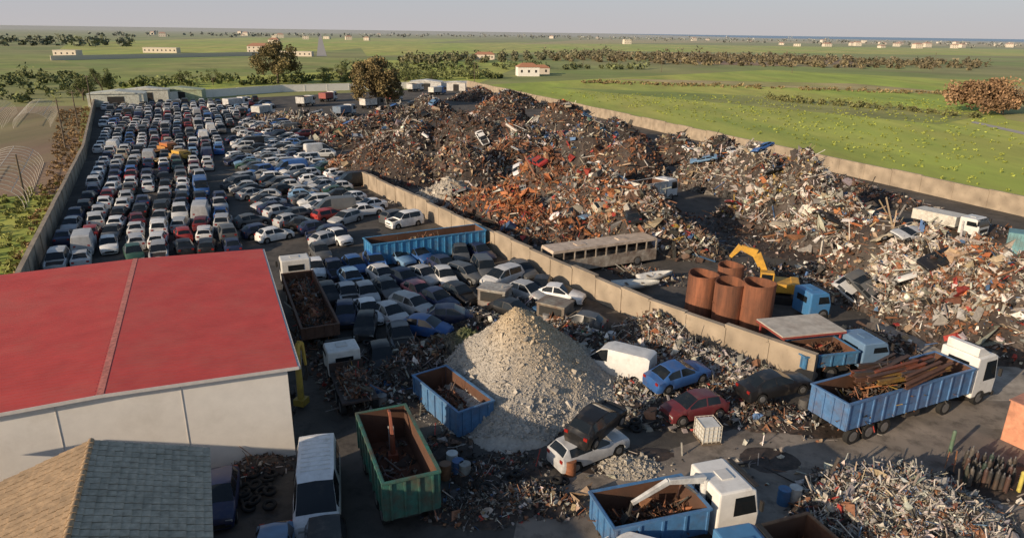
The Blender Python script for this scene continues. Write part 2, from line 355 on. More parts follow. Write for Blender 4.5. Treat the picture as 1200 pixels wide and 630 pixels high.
for kd in KINDS:
    K=KINDS[kd]; VAR[kd]=[]
    for sd in range(3):
        sh=car_build(kd,sd+1,hoodless=(sd==2 and kd!='van'))
        body=sub_mesh(sh,'body',lambda i:i!=1,[mPaint,mGlass,mTyre,mRim,mLight,mDark]); glass=sub_mesh(sh,'window',lambda i:i==1,[mPaint,mGlass])
        xf=K['t'][0][0]; xr=K['t'][-1][0]; zf=K['t'][1][2]
        lm=MB(); lm.box((0,0,0),(.12,.30,.13)); light=lm.mesh('headlight',[mLight])
        rm=MB(); rm.box((0,0,0),(.08,.22,.16)); rlight=rm.mesh('tail_light',[mRed])
        um=MB(); um.box(((xf+xr)/2,0,.42),(xf-xr-.5,1.25,.36)); um.box((xf-.02,0,zf-.22),(.09,.8,.12)); um.box((xf+.0,0,.36),(.10,1.3,.10)); under=um.mesh('underbody',[mDark])
        bm=bmesh.new(); bm.from_mesh(sh)
        def addm(me2,T_,mi):
            n0=len(bm.faces); tmp=me2.copy(); tmp.transform(T_); bm.from_mesh(tmp); bm.faces.ensure_lookup_table()
            for f in bm.faces[n0:]: f.material_index=mi(f.material_index)
            bpy.data.meshes.remove(tmp)
        for wx in K['wh']:
            for s in(-1,1): addm(WM,Matrix.Translation((wx,s*.74,.31)),lambda i:2+i)
        for s in(-1,1):
            addm(light,Matrix.Translation((xf-.09,s*.56,zf-.08)),lambda i:4); addm(rlight,Matrix.Translation((xr+.05,s*.6,K['t'][-3][2]-.12)),lambda i:6)
        addm(under,Matrix.Identity(4),lambda i:5)
        mg=bpy.data.meshes.new(kd+'_merged'); bm.to_mesh(mg); bm.free()
        for m in CARM: mg.materials.append(m)
        try: mg.set_sharp_from_angle(angle=R_(38))
        except Exception: pass
        VAR[kd].append(dict(body=body,glass=glass,light=light,rlight=rlight,under=under,merged=mg,xf=xf,xr=xr,zf=zf,zr=K['t'][-3][2]))
CC=dict(white=(.72,.72,.71),silver=(.42,.43,.44),grey=(.10,.105,.11),black=(.015,.015,.017),blue=(.04,.12,.34),navy=(.022,.032,.08),red=(.32,.035,.03),maroon=(.14,.025,.03),green=(.03,.08,.055),lightblue=(.18,.32,.50),beige=(.42,.37,.28),pink=(.36,.13,.15))
CW=[('white',26),('silver',24),('black',19),('grey',14),('blue',4),('navy',8),('red',2.5),('green',1),('lightblue',2),('beige',1),('maroon',2)]
KN={'sedan':'sedan car','hatch':'hatchback','wagon':'estate car','suv':'off-road car','van':'panel van','minivan':'people carrier'}
def add_car(kind,pos,rz,color,label=None,group=None,detail=True,var=None,rx=0,ry=0,name='parked_car',wheels=True,z=0,sc=1.0):
    v=VAR[kind][random.randrange(3) if var is None else var]
    c=CC[color] if isinstance(color,str) else color
    k=random.uniform(.8,1.2); c=tuple(min(.8,x*k) for x in c)
    label=label or f"{color} scrapped {KN[kind]} in the car rows of the yard"
    if not detail:
        ob=bpy.data.objects.new(name,v['merged']); link(ob); ob.location=(pos[0],pos[1],z); ob.rotation_euler=(rx,ry,rz); ob.color=(*c,1); ob.scale=(sc,sc,sc)
        return tag(ob,label,'van' if kind=='van' else 'car',group)
    e=thing(name,label,'van' if kind=='van' else 'car',(pos[0],pos[1],z),rz,group,rx,ry); e.scale=(sc,sc,sc)
    def part(nm,me,loc=(0,0,0)):
        o=bpy.data.objects.new(nm,me); link(o,e); o.location=loc; o.color=(*c,1); return o
    part('body',v['body']); part('window',v['glass']); part('underbody',v['under'])
    if wheels:
        for wx in KINDS[kind]['wh']:
            for s in(-1,1): part('wheel',WM,(wx,s*.74,.31))
    for s in(-1,1):
        part('headlight',v['light'],(v['xf']-.09,s*.56,v['zf']-.08)); part('tail_light',v['rlight'],(v['xr']+.05,s*.6,v['zr']-.12))
    return e
# ================================================================= SETTING
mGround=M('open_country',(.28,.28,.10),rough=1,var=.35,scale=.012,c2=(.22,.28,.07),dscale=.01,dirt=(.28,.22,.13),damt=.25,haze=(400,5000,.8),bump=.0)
mYard=M('yard_floor',(.075,.068,.06),rough=.9,var=.4,scale=.5,c2=(.12,.105,.09),dscale=.25,c3=(.04,.036,.033),dirt=(.03,.027,.025),damt=.45,bump=.5,bscale=5)  # base darkened overall to stand in for missing house shade
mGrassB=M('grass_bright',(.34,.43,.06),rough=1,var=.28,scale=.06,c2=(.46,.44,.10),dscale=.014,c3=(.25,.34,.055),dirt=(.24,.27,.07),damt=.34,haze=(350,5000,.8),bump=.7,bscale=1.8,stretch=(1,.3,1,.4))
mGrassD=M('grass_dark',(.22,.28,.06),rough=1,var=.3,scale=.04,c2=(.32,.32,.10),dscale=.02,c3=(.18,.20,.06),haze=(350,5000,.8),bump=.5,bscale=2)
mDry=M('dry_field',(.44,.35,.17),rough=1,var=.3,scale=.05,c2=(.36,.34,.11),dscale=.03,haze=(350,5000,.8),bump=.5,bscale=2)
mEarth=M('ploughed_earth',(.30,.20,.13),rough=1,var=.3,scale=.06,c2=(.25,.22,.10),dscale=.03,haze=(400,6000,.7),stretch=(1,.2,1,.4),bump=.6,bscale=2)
mRoad=M('country_road',(.40,.37,.33),rough=.95,var=.15,scale=.3)
S=30000
sheet('ground',[(-S,-200),(S,-200),(S,S),(-S,S)],0,mGround)
LW=[G(112,124),G(100,186),G(36,330)]
LWn=LW[-1]+(LW[-1]-LW[-2]).normalized()*60
RWa=G(548,102); RWb=G(1200,254); RWn=RWb+(RWb-RWa).normalized()*90
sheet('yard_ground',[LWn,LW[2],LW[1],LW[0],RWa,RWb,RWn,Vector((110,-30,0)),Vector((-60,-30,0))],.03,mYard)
def fld(name,mat,pts,z): sheet(name,[G(*p) for p in pts],z,mat)
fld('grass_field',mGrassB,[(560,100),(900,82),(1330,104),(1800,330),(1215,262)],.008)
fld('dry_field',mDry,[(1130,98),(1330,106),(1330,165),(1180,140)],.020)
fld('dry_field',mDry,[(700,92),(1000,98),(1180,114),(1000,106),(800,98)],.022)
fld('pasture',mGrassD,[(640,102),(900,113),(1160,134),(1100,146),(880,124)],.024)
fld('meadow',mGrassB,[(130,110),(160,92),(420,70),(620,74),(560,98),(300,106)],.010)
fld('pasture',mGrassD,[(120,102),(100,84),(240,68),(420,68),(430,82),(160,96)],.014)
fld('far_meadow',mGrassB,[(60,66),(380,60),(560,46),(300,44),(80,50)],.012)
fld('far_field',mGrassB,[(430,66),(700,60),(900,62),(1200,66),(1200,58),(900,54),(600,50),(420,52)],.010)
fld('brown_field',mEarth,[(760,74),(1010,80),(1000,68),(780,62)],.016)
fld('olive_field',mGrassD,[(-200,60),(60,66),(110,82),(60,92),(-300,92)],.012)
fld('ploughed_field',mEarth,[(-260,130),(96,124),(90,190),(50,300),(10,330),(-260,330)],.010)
fld('meadow',mGrassB,[(-200,240),(66,228),(34,326),(-200,420)],.014)
fld('far_plain',mDry,[(600,52),(900,50),(1300,58),(1300,52),(700,46)],.018)
fld('country_road',mRoad,[(371,66),(383,66),(376,40),(374,40)],.03)
fld('country_road',mRoad,[(1140,142),(1260,168),(1260,172),(1138,144)],.05)
mSea=M('sea_water',(.22,.30,.40),rough=.4,var=.05)
sheet('sea',[(1900,5500),(30000,3500),(30000,29000),(3500,29000)],.2,mSea)
mLane=M('concrete_lane',(.38,.34,.29),rough=.9,var=.3,scale=.8,c3=(.20,.18,.15),dscale=.25,dirt=(.10,.09,.08),damt=.4,bump=.3)
sheet('concrete_lane',[G(1020,362),G(1100,378),G(1210,405),G(1300,430),G(1290,470),G(1150,470),G(1080,425),G(1020,395)],.036,mLane)
mLane2=M('worn_lane',(.32,.275,.23),rough=.9,var=.35,scale=.6,c2=(.20,.175,.15),dscale=.3,c3=(.11,.095,.08),dirt=(.06,.05,.045),damt=.42,bump=.4)
sheet('worn_lane',[G(600,640),G(610,590),G(690,545),G(760,535),G(930,480),G(1010,470),G(1300,470),G(1330,560),G(1400,700),G(990,760),G(600,760)],.040,mLane2)
# ---- walls
def wall(name,label,pts,h,t=.3,mat=mConc,step=4.0,cope=True,jit=.04):
    base=thing(name,label,'wall',pts[0]); o=pts[0]; m=MB(); c=MB(); s=MB()
    for a,b in zip(pts[:-1],pts[1:]):
        L=(b-a).length; n=max(1,int(L/step)); d=(b-a)/n; ang=math.atan2(d.y,d.x); Rm=Matrix.Rotation(ang,3,'Z')
        for i in range(n):
            mid=a+d*(i+.5)-o; hh=h+random.uniform(-jit,jit); off=random.uniform(-.02,.02)
            m.box((mid.x-math.sin(ang)*off,mid.y+math.cos(ang)*off,hh/2-.1),(d.length-.04,t,hh+.2),Rm)
            if cope: c.box((mid.x,mid.y,hh+.05),(d.length-.03,t+.10,.10),Rm)
            q=a+d*i-o; s.box((q.x,q.y,h/2-.05),(.24,t+.12,h-.1),Rm)
    m.obj('wall_panel',mat,base); s.obj('pillar',mat,base)
    if cope: c.obj('coping',mat,base)
    return base
wall('boundary_wall','long tan concrete boundary wall beside the green field',[RWa,RWb,RWn],2.4,step=5,jit=.08)
CW0=G(424,217); CW1=G(600,306); CW2=G(760,380); CW3=G(952,452)
wall('dividing_wall','weathered tan concrete wall dividing the cars from the scrap',[CW0,CW1,CW2,CW3],2.1,t=.35,step=3,jit=.15)
wall('boundary_wall','pale concrete boundary wall beside the parked car rows',[LWn,LW[2],LW[1],LW[0]],2.2,step=4)
wall('boundary_wall','low white wall closing the far end of the yard',[LW[0]+Vector((6,8,0)),G(330,108),RWa],2.4,step=8,mat=mWhiteW)
wall('garden_wall','long pale wall around a walled plot in the fields',[G(60,71),G(190,68),G(365,64)],3.0,step=15,mat=mHouse,cope=False)
# ---- warehouse
A=G(342,427,5.3); Bk=G(300,293,5.3); WL=(Bk-A).length; Wd=17.0
wh=thing('warehouse','white warehouse with a red metal roof beside the truck lane','building',(A.x,A.y,0),UA)
m=MB(); m.prism([(0,0),(WL,0),(WL,5.2),(0,5.2)],.25,Wd,0); m.obj('wall',mWhiteW,wh)
mSeam=M('seam',(.6,.57,.53),var=.1)
for yy in(5.2,10.4): B('wall_seam',mSeam,wh,(-.012,yy,2.6),(.02,.025,5.1))
m=MB(); RZ=.22
m.add([(-.3,-.25,5.3),(WL+.2,-.25,5.3),(WL+.2,Wd/2,5.3+RZ),(-.3,Wd/2,5.3+RZ),(-.3,Wd+.25,5.3),(WL+.2,Wd+.25,5.3)],[(0,1,2,3),(3,2,5,4)])
n=int(WL/.36)
for i in range(n+1):
    x=-.25+i*.36
    for (ya,yb) in((-.25,Wd/2-.22),(Wd/2+.22,Wd+.25)):
        za,zb=5.3+RZ*(1-abs(ya-Wd/2)/(Wd/2+.25)),5.3+RZ*(1-abs(yb-Wd/2)/(Wd/2+.25))
        m.beam((x,ya,za+.002),(x,yb,zb+.002),.12,.014)
m.obj('roof',mRoofR,wh)
m=MB(); m.beam((-.32,Wd/2,5.3+RZ+.008),(WL+.22,Wd/2,5.3+RZ+.008),.30,.012); m.obj('ridge_cap',mRidge,wh)
m=MB(); m.beam((-.33,-.3,5.22),(-.33,Wd/2,5.22+RZ),.06,.16); m.beam((-.33,Wd/2,5.22+RZ),(-.33,Wd+.3,5.22),.06,.16); m.beam((-.3,-.32,5.2),(WL+.2,-.32,5.2),.14,.14); m.obj('gutter',M('gutter_metal',(.6,.57,.54),rough=.5,var=.1),wh)
# ---- tiled house
Rb=G(107,516,6.0)
hs=thing('tiled_house','small brick house with a tiled roof coloured sunlit tan and shaded grey','house',(Rb.x,Rb.y,0),UA)
hw=4.15; hl=15
m=MB(); m.prism([(-hl,0),(-.3,0),(-.3,4.5),(-hl,4.5)],-hw+.45,hw-.45); m.obj('wall',M('brick_wall',(.28,.12,.08),rough=.9,var=.3,scale=5,bump=.3),hs)
mTileL=M('sunlit_tan_tiles',(.43,.30,.18),rough=.9,var=.3,scale=4,dirt=(.2,.15,.10),damt=.4,bump=.3)  # warm sunlit tone put into the tile colour of this slope
mTileR=M('shaded_grey_tiles',(.42,.38,.30),rough=.9,var=.3,scale=4,dirt=(.18,.17,.13),damt=.4,bump=.3)  # same roof; grey of the shaded slope put into the tile colour
def tiles(side,mat,label):
    m=MB(); sl=math.hypot(hw,1.4); nr=15; nc=40
    for i in range(nr):
        for j in range(nc):
            d=(i+.5)/nr; y=side*d*hw; z=6.0-1.4*d
            x=-(j+.5)*hl/nc+random.uniform(-.01,.01)
            m.box((x,y,z+.03+random.uniform(0,.022)),(hl/nc-.045,sl/nr+.05,.045),Matrix.Rotation(-side*(math.atan2(1.4,hw)-.10),3,'X'))
    m.add([(0,0,5.99),(-hl,0,5.99),(-hl,side*hw,4.59),(0,side*hw,4.59)],[(0,1,2,3)])
    m.obj('roof_slope',mat,hs,label=label)
tiles(1,mTileL,'tiled slope coloured sunlit tan'); tiles(-1,mTileR,'tiled slope coloured shaded grey')
m=MB()
for i in range(40): m.cyl((.02-i*hl/40,0,6.0),(-.34-i*hl/40,0,6.02),.12,.135,n=8)
m.obj('ridge',mTileL,hs)
m=MB(); m.add([(-.3,hw-.45,4.5),(-.3,-hw+.45,4.5),(-.3,0,5.95)],[(0,1,2)]); m.obj('gable',mWhiteW,hs)
# ================================================================= VEGETATION
def leaves(cent,rad,per,ls,cols,flat=1.0):
    n=len(cent); P=np.repeat(cent,per,0); rr=np.repeat(rad,per)
    d=rng.normal(size=(n*per,3)); d/=np.linalg.norm(d,axis=1)[:,None]; d*= (rng.uniform(size=(n*per,1))**.4)*rr[:,None]; d[:,2]*=flat
    P=P+d; N=len(P); a=rng.normal(size=(N,3)); b=rng.normal(size=(N,3)); a/=np.linalg.norm(a,axis=1)[:,None]; b=np.cross(a,b); b/=np.linalg.norm(b,axis=1)[:,None]
    s=(np.repeat(ls,per) if hasattr(ls,'__len__') else ls)*rng.uniform(.6,1.3,N); s=s[:,None]
    co=np.stack([P-a*s-b*s*.6,P+a*s-b*s*.6,P+a*s+b*s*.6,P-a*s+b*s*.6],1).reshape(-1,3)
    q=np.arange(N*4).reshape(-1,4); c=np.repeat(cols,per,0)*rng.uniform(.6,1.35,size=(N,1)); return co,q,np.repeat(c,4,0)
def bushes(name,label,pts,rad,per,ls,c,cat='bushes',flat=.8):
    pts=np.array(pts); n=len(pts); r=rad*np.exp(rng.normal(size=n)*.35)
    cols=np.array(c)[None]*rng.uniform(.7,1.3,size=(n,1)); cen=np.column_stack([pts[:,0],pts[:,1],r*.7])
    dist=np.hypot(pts[:,0],pts[:,1]); hz=np.clip((dist-300)/3500,0,.65)[:,None]; cols=cols*(1-hz)+np.array([[.36,.37,.38]])*hz  # leaf colours blended towards grey as painted distance haze
    co,q,cc=leaves(cen,r,per,ls,cols,flat); co[:,2]=np.maximum(co[:,2],.02)
    return tag(quadmesh(name,co,q,cc,mLeaf),label,cat,kind='stuff')
def in_poly(pts,n,rows=None):
    w_=[G(*p) for p in pts]; xs=[p.x for p in w_]; ys=[p.y for p in w_]; out=[]
    while len(out)<n:
        x=random.uniform(min(xs),max(xs)); y=random.uniform(min(ys),max(ys)); c=False
        for i in range(len(w_)):
            a,b=w_[i],w_[i-1]
            if (a.y>y)!=(b.y>y) and x<(b.x-a.x)*(y-a.y)/(b.y-a.y)+a.x: c=not c
        if c:
            if rows: x=round(x/rows)*rows+random.gauss(0,.8); y=round(y/rows)*rows+random.gauss(0,.8)
            out.append((x,y))
    return out
OL=(.14,.135,.065)
bushes('olive_grove','dark green olive grove across the fields',in_poly([(480,78),(720,68),(720,61),(470,68)],380,11),2.2,24,.9,OL)
bushes('olive_grove','rows of dark green olive trees beyond the field',in_poly([(640,72),(900,79),(1160,83),(1150,75),(900,66),(700,63)],600,11),2.2,24,.9,(.16,.13,.065))
bushes('olive_grove','dark tree belt along the plain',in_poly([(-200,52),(150,56),(165,50),(-200,44)],130),4.5,24,2.0,(.10,.12,.055))
bushes('tree_belt','distant tree belts on the plain',in_poly([(100,44),(560,44),(1250,60),(1250,53),(600,42),(100,40)],420),4.5,14,2.4,(.11,.13,.07))
bushes('hedge','green hedge around the far end of the yard',in_poly([(120,106),(430,96),(600,92),(560,86),(420,90),(160,98)],180),1.9,40,.5,(.14,.16,.06))
bushes('hedge','hedge rows between the fields',in_poly([(380,88),(560,82),(760,82),(760,80),(540,77),(400,76)],120),2.0,30,.7,(.13,.15,.06))
bushes('scrub','dry brown scrub beside the boundary wall',in_poly([(70,130),(106,126),(98,180),(84,205),(34,320),(10,326),(50,225)],420),.32,26,.12,(.28,.19,.10),flat=.7)
bushes('scrub','green and brown weeds beside the boundary wall',in_poly([(-40,240),(80,210),(34,320),(-60,340)],220),.30,26,.12,(.24,.25,.08),flat=.6)
bushes('scrub','low green shrubs beside the boundary wall',in_poly([(0,88),(100,90),(110,112),(0,125)],60),1.6,36,.5,(.15,.17,.07))
bushes('scrub','rough tufts over the grass field',in_poly([(640,108),(1150,118),(1300,260),(1200,235),(860,150)],1200),.25,14,.13,(.32,.36,.08),flat=.4)
bushes('scrub','dark low hedge along the field',in_poly([(900,118),(1150,140),(1150,136),(900,114)],90),.9,30,.28,(.17,.17,.07))
bushes('scrub','brown rough scrub band across the field',in_poly([(680,98),(1120,112),(1120,109),(680,95)],200),.7,24,.3,(.28,.22,.11),flat=.5)
def tree(px,py,h,cr,label,c,nb=26,per=150):
    b=G(px,py); t=thing('tree',label,'tree',b); m=MB(); top=h*.55; pts=[]
    m.cyl((0,0,-.2),(0,0,top*.6),h*.035,h*.025,n=8)
    for i in range(10):
        a=random.uniform(0,6.28); e=Vector((math.cos(a)*cr*.6,math.sin(a)*cr*.6,random.uniform(.45,.8)*h)); m.cyl((0,0,top*random.uniform(.3,.6)),e,h*.018,h*.006,n=6,cap=False)
    m.obj('trunk',mBark,t)
    cen=[]
    for i in range(nb):
        a=random.uniform(0,6.28); k=random.random()**.5; z=random.uniform(.28,.92); w_=math.sin(min(1,(1-z)*2.2+.15)*1.57)
        cen.append((math.cos(a)*k*cr*w_,math.sin(a)*k*cr*w_,z*h))
    cen=np.array(cen); r=cr*rng.uniform(.18,.36,nb); co,q,cc=leaves(cen,r,per,cr*.035,np.array(c)[None]*rng.uniform(.6,1.3,size=(nb,1)))
    o=quadmesh('crown',co,q,cc,mLeaf); o.parent=t
tree(441,126,13.5,7,'large brown-green tree behind the yard wall',(.22,.17,.08),36,240)
tree(326,98,16,9,'tall leafy tree beside the country road',(.20,.165,.08),32,220)
tree(455,124,9,4.5,'rounded brown-green tree behind the yard wall',(.20,.16,.07))
tree(1150,132,9.5,9,'bare brown bushy tree in the grass field',(.30,.19,.11),40,200)
tree(1175,134,7,5,'bare brown bushy tree in the grass field',(.30,.19,.11),20)
tree(120,108,8,4,'small green tree at the yard corner',(.13,.15,.06))
tree(98,118,7,4,'small green tree at the yard corner',(.13,.15,.06))
for (x,y) in((505,98),(475,100),(250,100),(215,100),(400,92),(380,96)): tree(x,y,6,3.5,'small green tree in the hedge',(.14,.16,.06),14,90)
# ---- utility poles
for (x,y,h) in((775,85,11),(928,86,12),(1093,84,12),(556,98,9),(560,92,9),(77,175,9),(108,128,9),(683,80,8),(30,235,6),(92,150,8)):
    g=G(x,y); t=thing('utility_pole','slim wooden utility pole standing in the fields','pole',g,group='utility poles in the fields')
    m=MB(); m.cyl((0,0,-.3),(0,0,h),.16,.10,n=8); m.obj('pole',mBark,t)
    m=MB(); m.box((0,0,h-.4),(1.4,.1,.1)); m.obj('crossarm',mBark,t)
# ---- houses
def house(px,py,w_,d,h,rz,label,roof=True,mat=mHouse,nf=1,loc=None):
    t=thing('house',label,'house',loc or G(px,py),rz); m=MB(); m.box((0,0,h/2),(w_,d,h)); m.obj('wall',mat,t)
    k=max(2,int(w_/3.5)); m=MB()
    for f in range(nf):
        for i in range(k):
            x=-w_/2+(i+.5)*w_/k; m.box((x,-d/2-.02,h*(f+.55)/nf),(1.0,.06,1.3))
    m.obj('window',mDark,t)
    m=MB()
    if roof:
        m.add([(-w_/2-.4,-d/2-.4,h),(w_/2+.4,-d/2-.4,h),(w_/2+.4,d/2+.4,h),(-w_/2-.4,d/2+.4,h),(-w_/2+d*.3,0,h+d*.22),(w_/2-d*.3,0,h+d*.22)],[(0,1,5,4),(1,2,5),(2,3,4,5),(3,0,4),(3,2,1,0)])
        m.obj('roof',mTerr,t)
    else:
        m.box((0,0,h+.2),(w_+.3,d+.3,.4)); m.obj('roof',mat,t)
house(618,89,11,9,4.5,.15,'white farmhouse with an orange hip roof',mat=mWhiteW)
house(634,87,8,7,3.4,.15,'low extension with an orange roof beside the farmhouse')
house(568,70,16,9,4,0,'low cream farm building in the olive grove')
house(305,62,20,12,6,.1,'cream villa with an orange roof behind the pale wall',nf=2)
house(322,56,12,10,9,.1,'taller cream villa with an orange roof',nf=2)
house(345,66,30,8,3.5,.05,'long low pale outbuilding by the road',roof=False)
house(190,62,28,10,4,.1,'long low pale outbuilding in the walled plot',roof=False)
house(80,66,16,10,4,.1,'low pale outbuilding at the plot corner',roof=False)
house(0,0,2.6,2.6,5.0,UA,'unseen house block added to shade the warehouse wall',nf=1,loc=Vector((-25.0,21.9,0)))  # out-of-view block, added only to cast shade on the warehouse front
for i in range(46):
    x=random.choice([random.uniform(160,480),random.uniform(160,480),random.uniform(620,900),random.uniform(900,1200),random.uniform(940,1190)]); hz_=28+x*.0140+5
    y=hz_+random.uniform(2.5,9) ; s=random.uniform(.7,1.2)
    house(x,y,14*s,11*s,random.choice([5,7,8])*s,random.uniform(-.4,.4),'distant cream house with an orange roof on the plain' ,roof=random.random()<.7,nf=2)
# ---- greenhouse frames
def hoops(px,py,n,r,label,th=.045):
    t=thing('greenhouse_frame',label,'greenhouse',G(px,py),UA+R_(6)); 
    for i in range(n):
        m=MB(); pp=[(i*2.6,math.cos(a)*r,math.sin(a)*r*.75+.8) for a in np.linspace(0,math.pi,13)]; pp=[(i*2.6,r,0)]+pp+[(i*2.6,-r,0)]
        for a,b in zip(pp[:-1],pp[1:]): m.cyl(a,b,th,n=5,cap=False)
        m.obj('hoop',mPipe,t)
    for a in(math.pi*.5,math.pi*.25,math.pi*.75):
        m=MB(); m.cyl((0,math.cos(a)*r,math.sin(a)*r*.75+.8),((n-1)*2.6,math.cos(a)*r,math.sin(a)*r*.75+.8),.04,n=5); m.obj('rail',mPipe,t)
hoops(-10,252,14,3.4,'bare metal hoop frame of a polytunnel'); hoops(-100,258,14,3.4,'bare metal hoop frame of a polytunnel'); hoops(38,150,14,3.4,'bare metal hoop frame of a polytunnel near scrub',.035); hoops(-20,152,14,3.4,'bare metal hoop frame of a polytunnel near scrub',.035)
# ================================================================= SCRAP HEAPS
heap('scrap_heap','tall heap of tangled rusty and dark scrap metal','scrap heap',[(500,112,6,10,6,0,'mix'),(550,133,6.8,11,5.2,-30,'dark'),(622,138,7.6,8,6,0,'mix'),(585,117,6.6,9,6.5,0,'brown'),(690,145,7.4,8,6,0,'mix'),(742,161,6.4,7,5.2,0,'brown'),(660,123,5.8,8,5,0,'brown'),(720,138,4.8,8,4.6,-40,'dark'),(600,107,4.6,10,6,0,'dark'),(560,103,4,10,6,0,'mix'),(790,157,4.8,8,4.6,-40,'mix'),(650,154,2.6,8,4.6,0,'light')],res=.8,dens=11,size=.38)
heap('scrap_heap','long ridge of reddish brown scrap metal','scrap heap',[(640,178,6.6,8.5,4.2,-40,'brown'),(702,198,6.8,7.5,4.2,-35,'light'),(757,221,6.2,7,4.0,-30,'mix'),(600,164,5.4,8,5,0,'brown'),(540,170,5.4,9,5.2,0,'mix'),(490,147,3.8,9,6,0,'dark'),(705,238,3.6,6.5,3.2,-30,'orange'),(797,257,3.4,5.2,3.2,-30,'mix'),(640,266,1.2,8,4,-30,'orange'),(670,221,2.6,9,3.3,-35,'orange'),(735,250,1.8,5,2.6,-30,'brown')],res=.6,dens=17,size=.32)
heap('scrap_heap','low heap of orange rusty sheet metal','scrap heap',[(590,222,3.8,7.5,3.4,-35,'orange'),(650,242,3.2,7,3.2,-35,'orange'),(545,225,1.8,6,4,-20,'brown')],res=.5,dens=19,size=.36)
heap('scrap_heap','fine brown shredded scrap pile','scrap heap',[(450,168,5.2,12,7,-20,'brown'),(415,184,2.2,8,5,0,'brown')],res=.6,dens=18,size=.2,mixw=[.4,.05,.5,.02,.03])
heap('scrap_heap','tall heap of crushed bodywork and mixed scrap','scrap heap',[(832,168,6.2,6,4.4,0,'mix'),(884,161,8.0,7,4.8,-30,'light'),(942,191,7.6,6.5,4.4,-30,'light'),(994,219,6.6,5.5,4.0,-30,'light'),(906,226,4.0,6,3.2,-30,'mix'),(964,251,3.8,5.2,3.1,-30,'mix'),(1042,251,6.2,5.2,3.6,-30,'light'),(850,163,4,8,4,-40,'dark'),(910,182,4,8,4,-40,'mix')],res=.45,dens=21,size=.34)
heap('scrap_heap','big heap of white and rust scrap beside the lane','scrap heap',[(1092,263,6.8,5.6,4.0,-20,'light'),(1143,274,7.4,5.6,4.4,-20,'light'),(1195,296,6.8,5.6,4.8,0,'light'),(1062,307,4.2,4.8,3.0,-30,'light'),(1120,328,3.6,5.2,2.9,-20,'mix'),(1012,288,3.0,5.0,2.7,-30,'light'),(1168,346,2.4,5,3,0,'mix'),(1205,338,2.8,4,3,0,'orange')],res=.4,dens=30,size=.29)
heap('scrap_heap','dark low scrap along the boundary wall','scrap heap',[(1000,212,1.8,7,3.5,-50,'dark'),(1050,228,1.4,6,3,-50,'dark'),(960,200,1.5,6,3,-50,'mix'),(1150,262,1.2,5,2.5,-50,'dark')],res=.6,dens=9,size=.35)
heap('scrap_heap','mixed scrap spread behind the parked cars','scrap heap',[(350,132,2.5,14,7,0,'mix'),(400,138,3.2,12,7,0,'mix'),(440,136,4.0,11,7,0,'dark'),(480,144,4.4,10,7,0,'mix'),(400,160,1.8,10,5,0,'mix'),(320,150,1.2,8,4,0,'dark'),(465,120,4.4,10,6,0,'mix')],res=1.0,dens=7,size=.42)
heap('scrap_heap','grey heap of mixed metal offcuts by the dividing wall','scrap heap',[(765,366,1.9,3.0,2.4,-30,'light'),(800,398,1.4,3.3,2.2,-30,'grey'),(745,408,.7,3,2,-30,'grey'),(850,414,1.1,4,2.0,-30,'grey'),(880,434,.8,3,1.8,0,'grey'),(740,446,.5,3,2,0,'grey'),(800,426,.8,4,2,-30,'grey'),(770,474,.5,3.2,2,-10,'grey'),(850,468,.5,4,2.4,-10,'dark'),(900,486,.4,3,1.4,0,'grey')],res=.3,dens=44,size=.20)
heap('scrap_heap','grey heap of aluminium pipes and offcuts on the lane','scrap heap',[(1070,556,2.0,4.4,3.2,-10,'alu'),(1010,582,1.3,3.0,2.2,0,'alu'),(1130,590,1.1,2.8,2.3,0,'alu'),(1060,618,.9,4,2,0,'alu')],res=.25,dens=56,size=.19,mixw=[.18,.42,.18,.18,.04])
heap('scrap_heap','low heap of mixed engine parts on the yard floor','scrap heap',[(590,576,.7,2.4,1.5,10,'dark'),(565,592,.5,1.6,1.2,0,'grey'),(628,570,.5,1.6,1.1,0,'mix'),(560,550,.5,1.4,1.1,0,'dark'),(600,540,.3,2,1.2,0,'dark'),(650,590,.3,1.6,.9,0,'mix'),(525,590,.3,1.2,1.4,0,'dark')],res=.2,dens=80,size=.14)
heap('scrap_heap','dark heap of engines and tyres among the trucks','scrap heap',[(500,404,1.1,4.5,2.5,0,'dark'),(460,420,1.0,3.5,2.5,0,'grey'),(560,420,.5,2.5,1.5,0,'dark'),(600,352,.7,4,2,-30,'dark'),(560,366,.9,4.5,2.4,-30,'grey'),(660,372,.9,4,1.8,-30,'mix'),(700,392,.8,3.5,1.5,-30,'mix'),(420,446,.6,2,3.5,20,'dark'),(470,460,.6,2.2,2,0,'dark'),(630,356,.5,4,1.5,-30,'grey'),(520,520,.3,1.6,1.4,0,'dark'),(390,430,.5,1.2,3,20,'dark'),(360,400,.4,1,4,20,'dark')],res=.3,dens=34,size=.20)
heap('scrap_heap','dark oily scrap against the warehouse wall','scrap heap',[(298,538,.7,1.9,1.0,20,'dark'),(325,470,.3,1,2.5,20,'dark')],res=.2,dens=70,size=.15)
heap('scrap_heap','scattered scrap beside the blue lorry','scrap heap',[(1010,385,1.0,3.5,2,0,'mix'),(1040,400,.7,2.5,1.6,0,'dark'),(760,318,.5,4,2,-30,'mix'),(920,318,.5,5,3,-30,'dark'),(1000,330,.5,5,3,0,'mix')],res=.3,dens=24,size=.23)
heap('scrap_heap','dark loose scrap across the yard floor','scrap heap',[(840,262,.4,12,5,-30,'dark'),(900,285,.4,10,4,-30,'dark'),(800,215,.4,9,3,-30,'dark'),(650,500,.12,2,2,0,'grey'),(740,530,.12,3,1,0,'grey'),(1180,560,.4,3,2,0,'dark'),(700,545,.1,2,1,0,'grey'),(690,290,.2,5,3,-30,'dark'),(960,500,.08,3,1.4,0,'grey'),(900,540,.06,3,2,0,'grey')],res=.4,dens=8,size=.2)
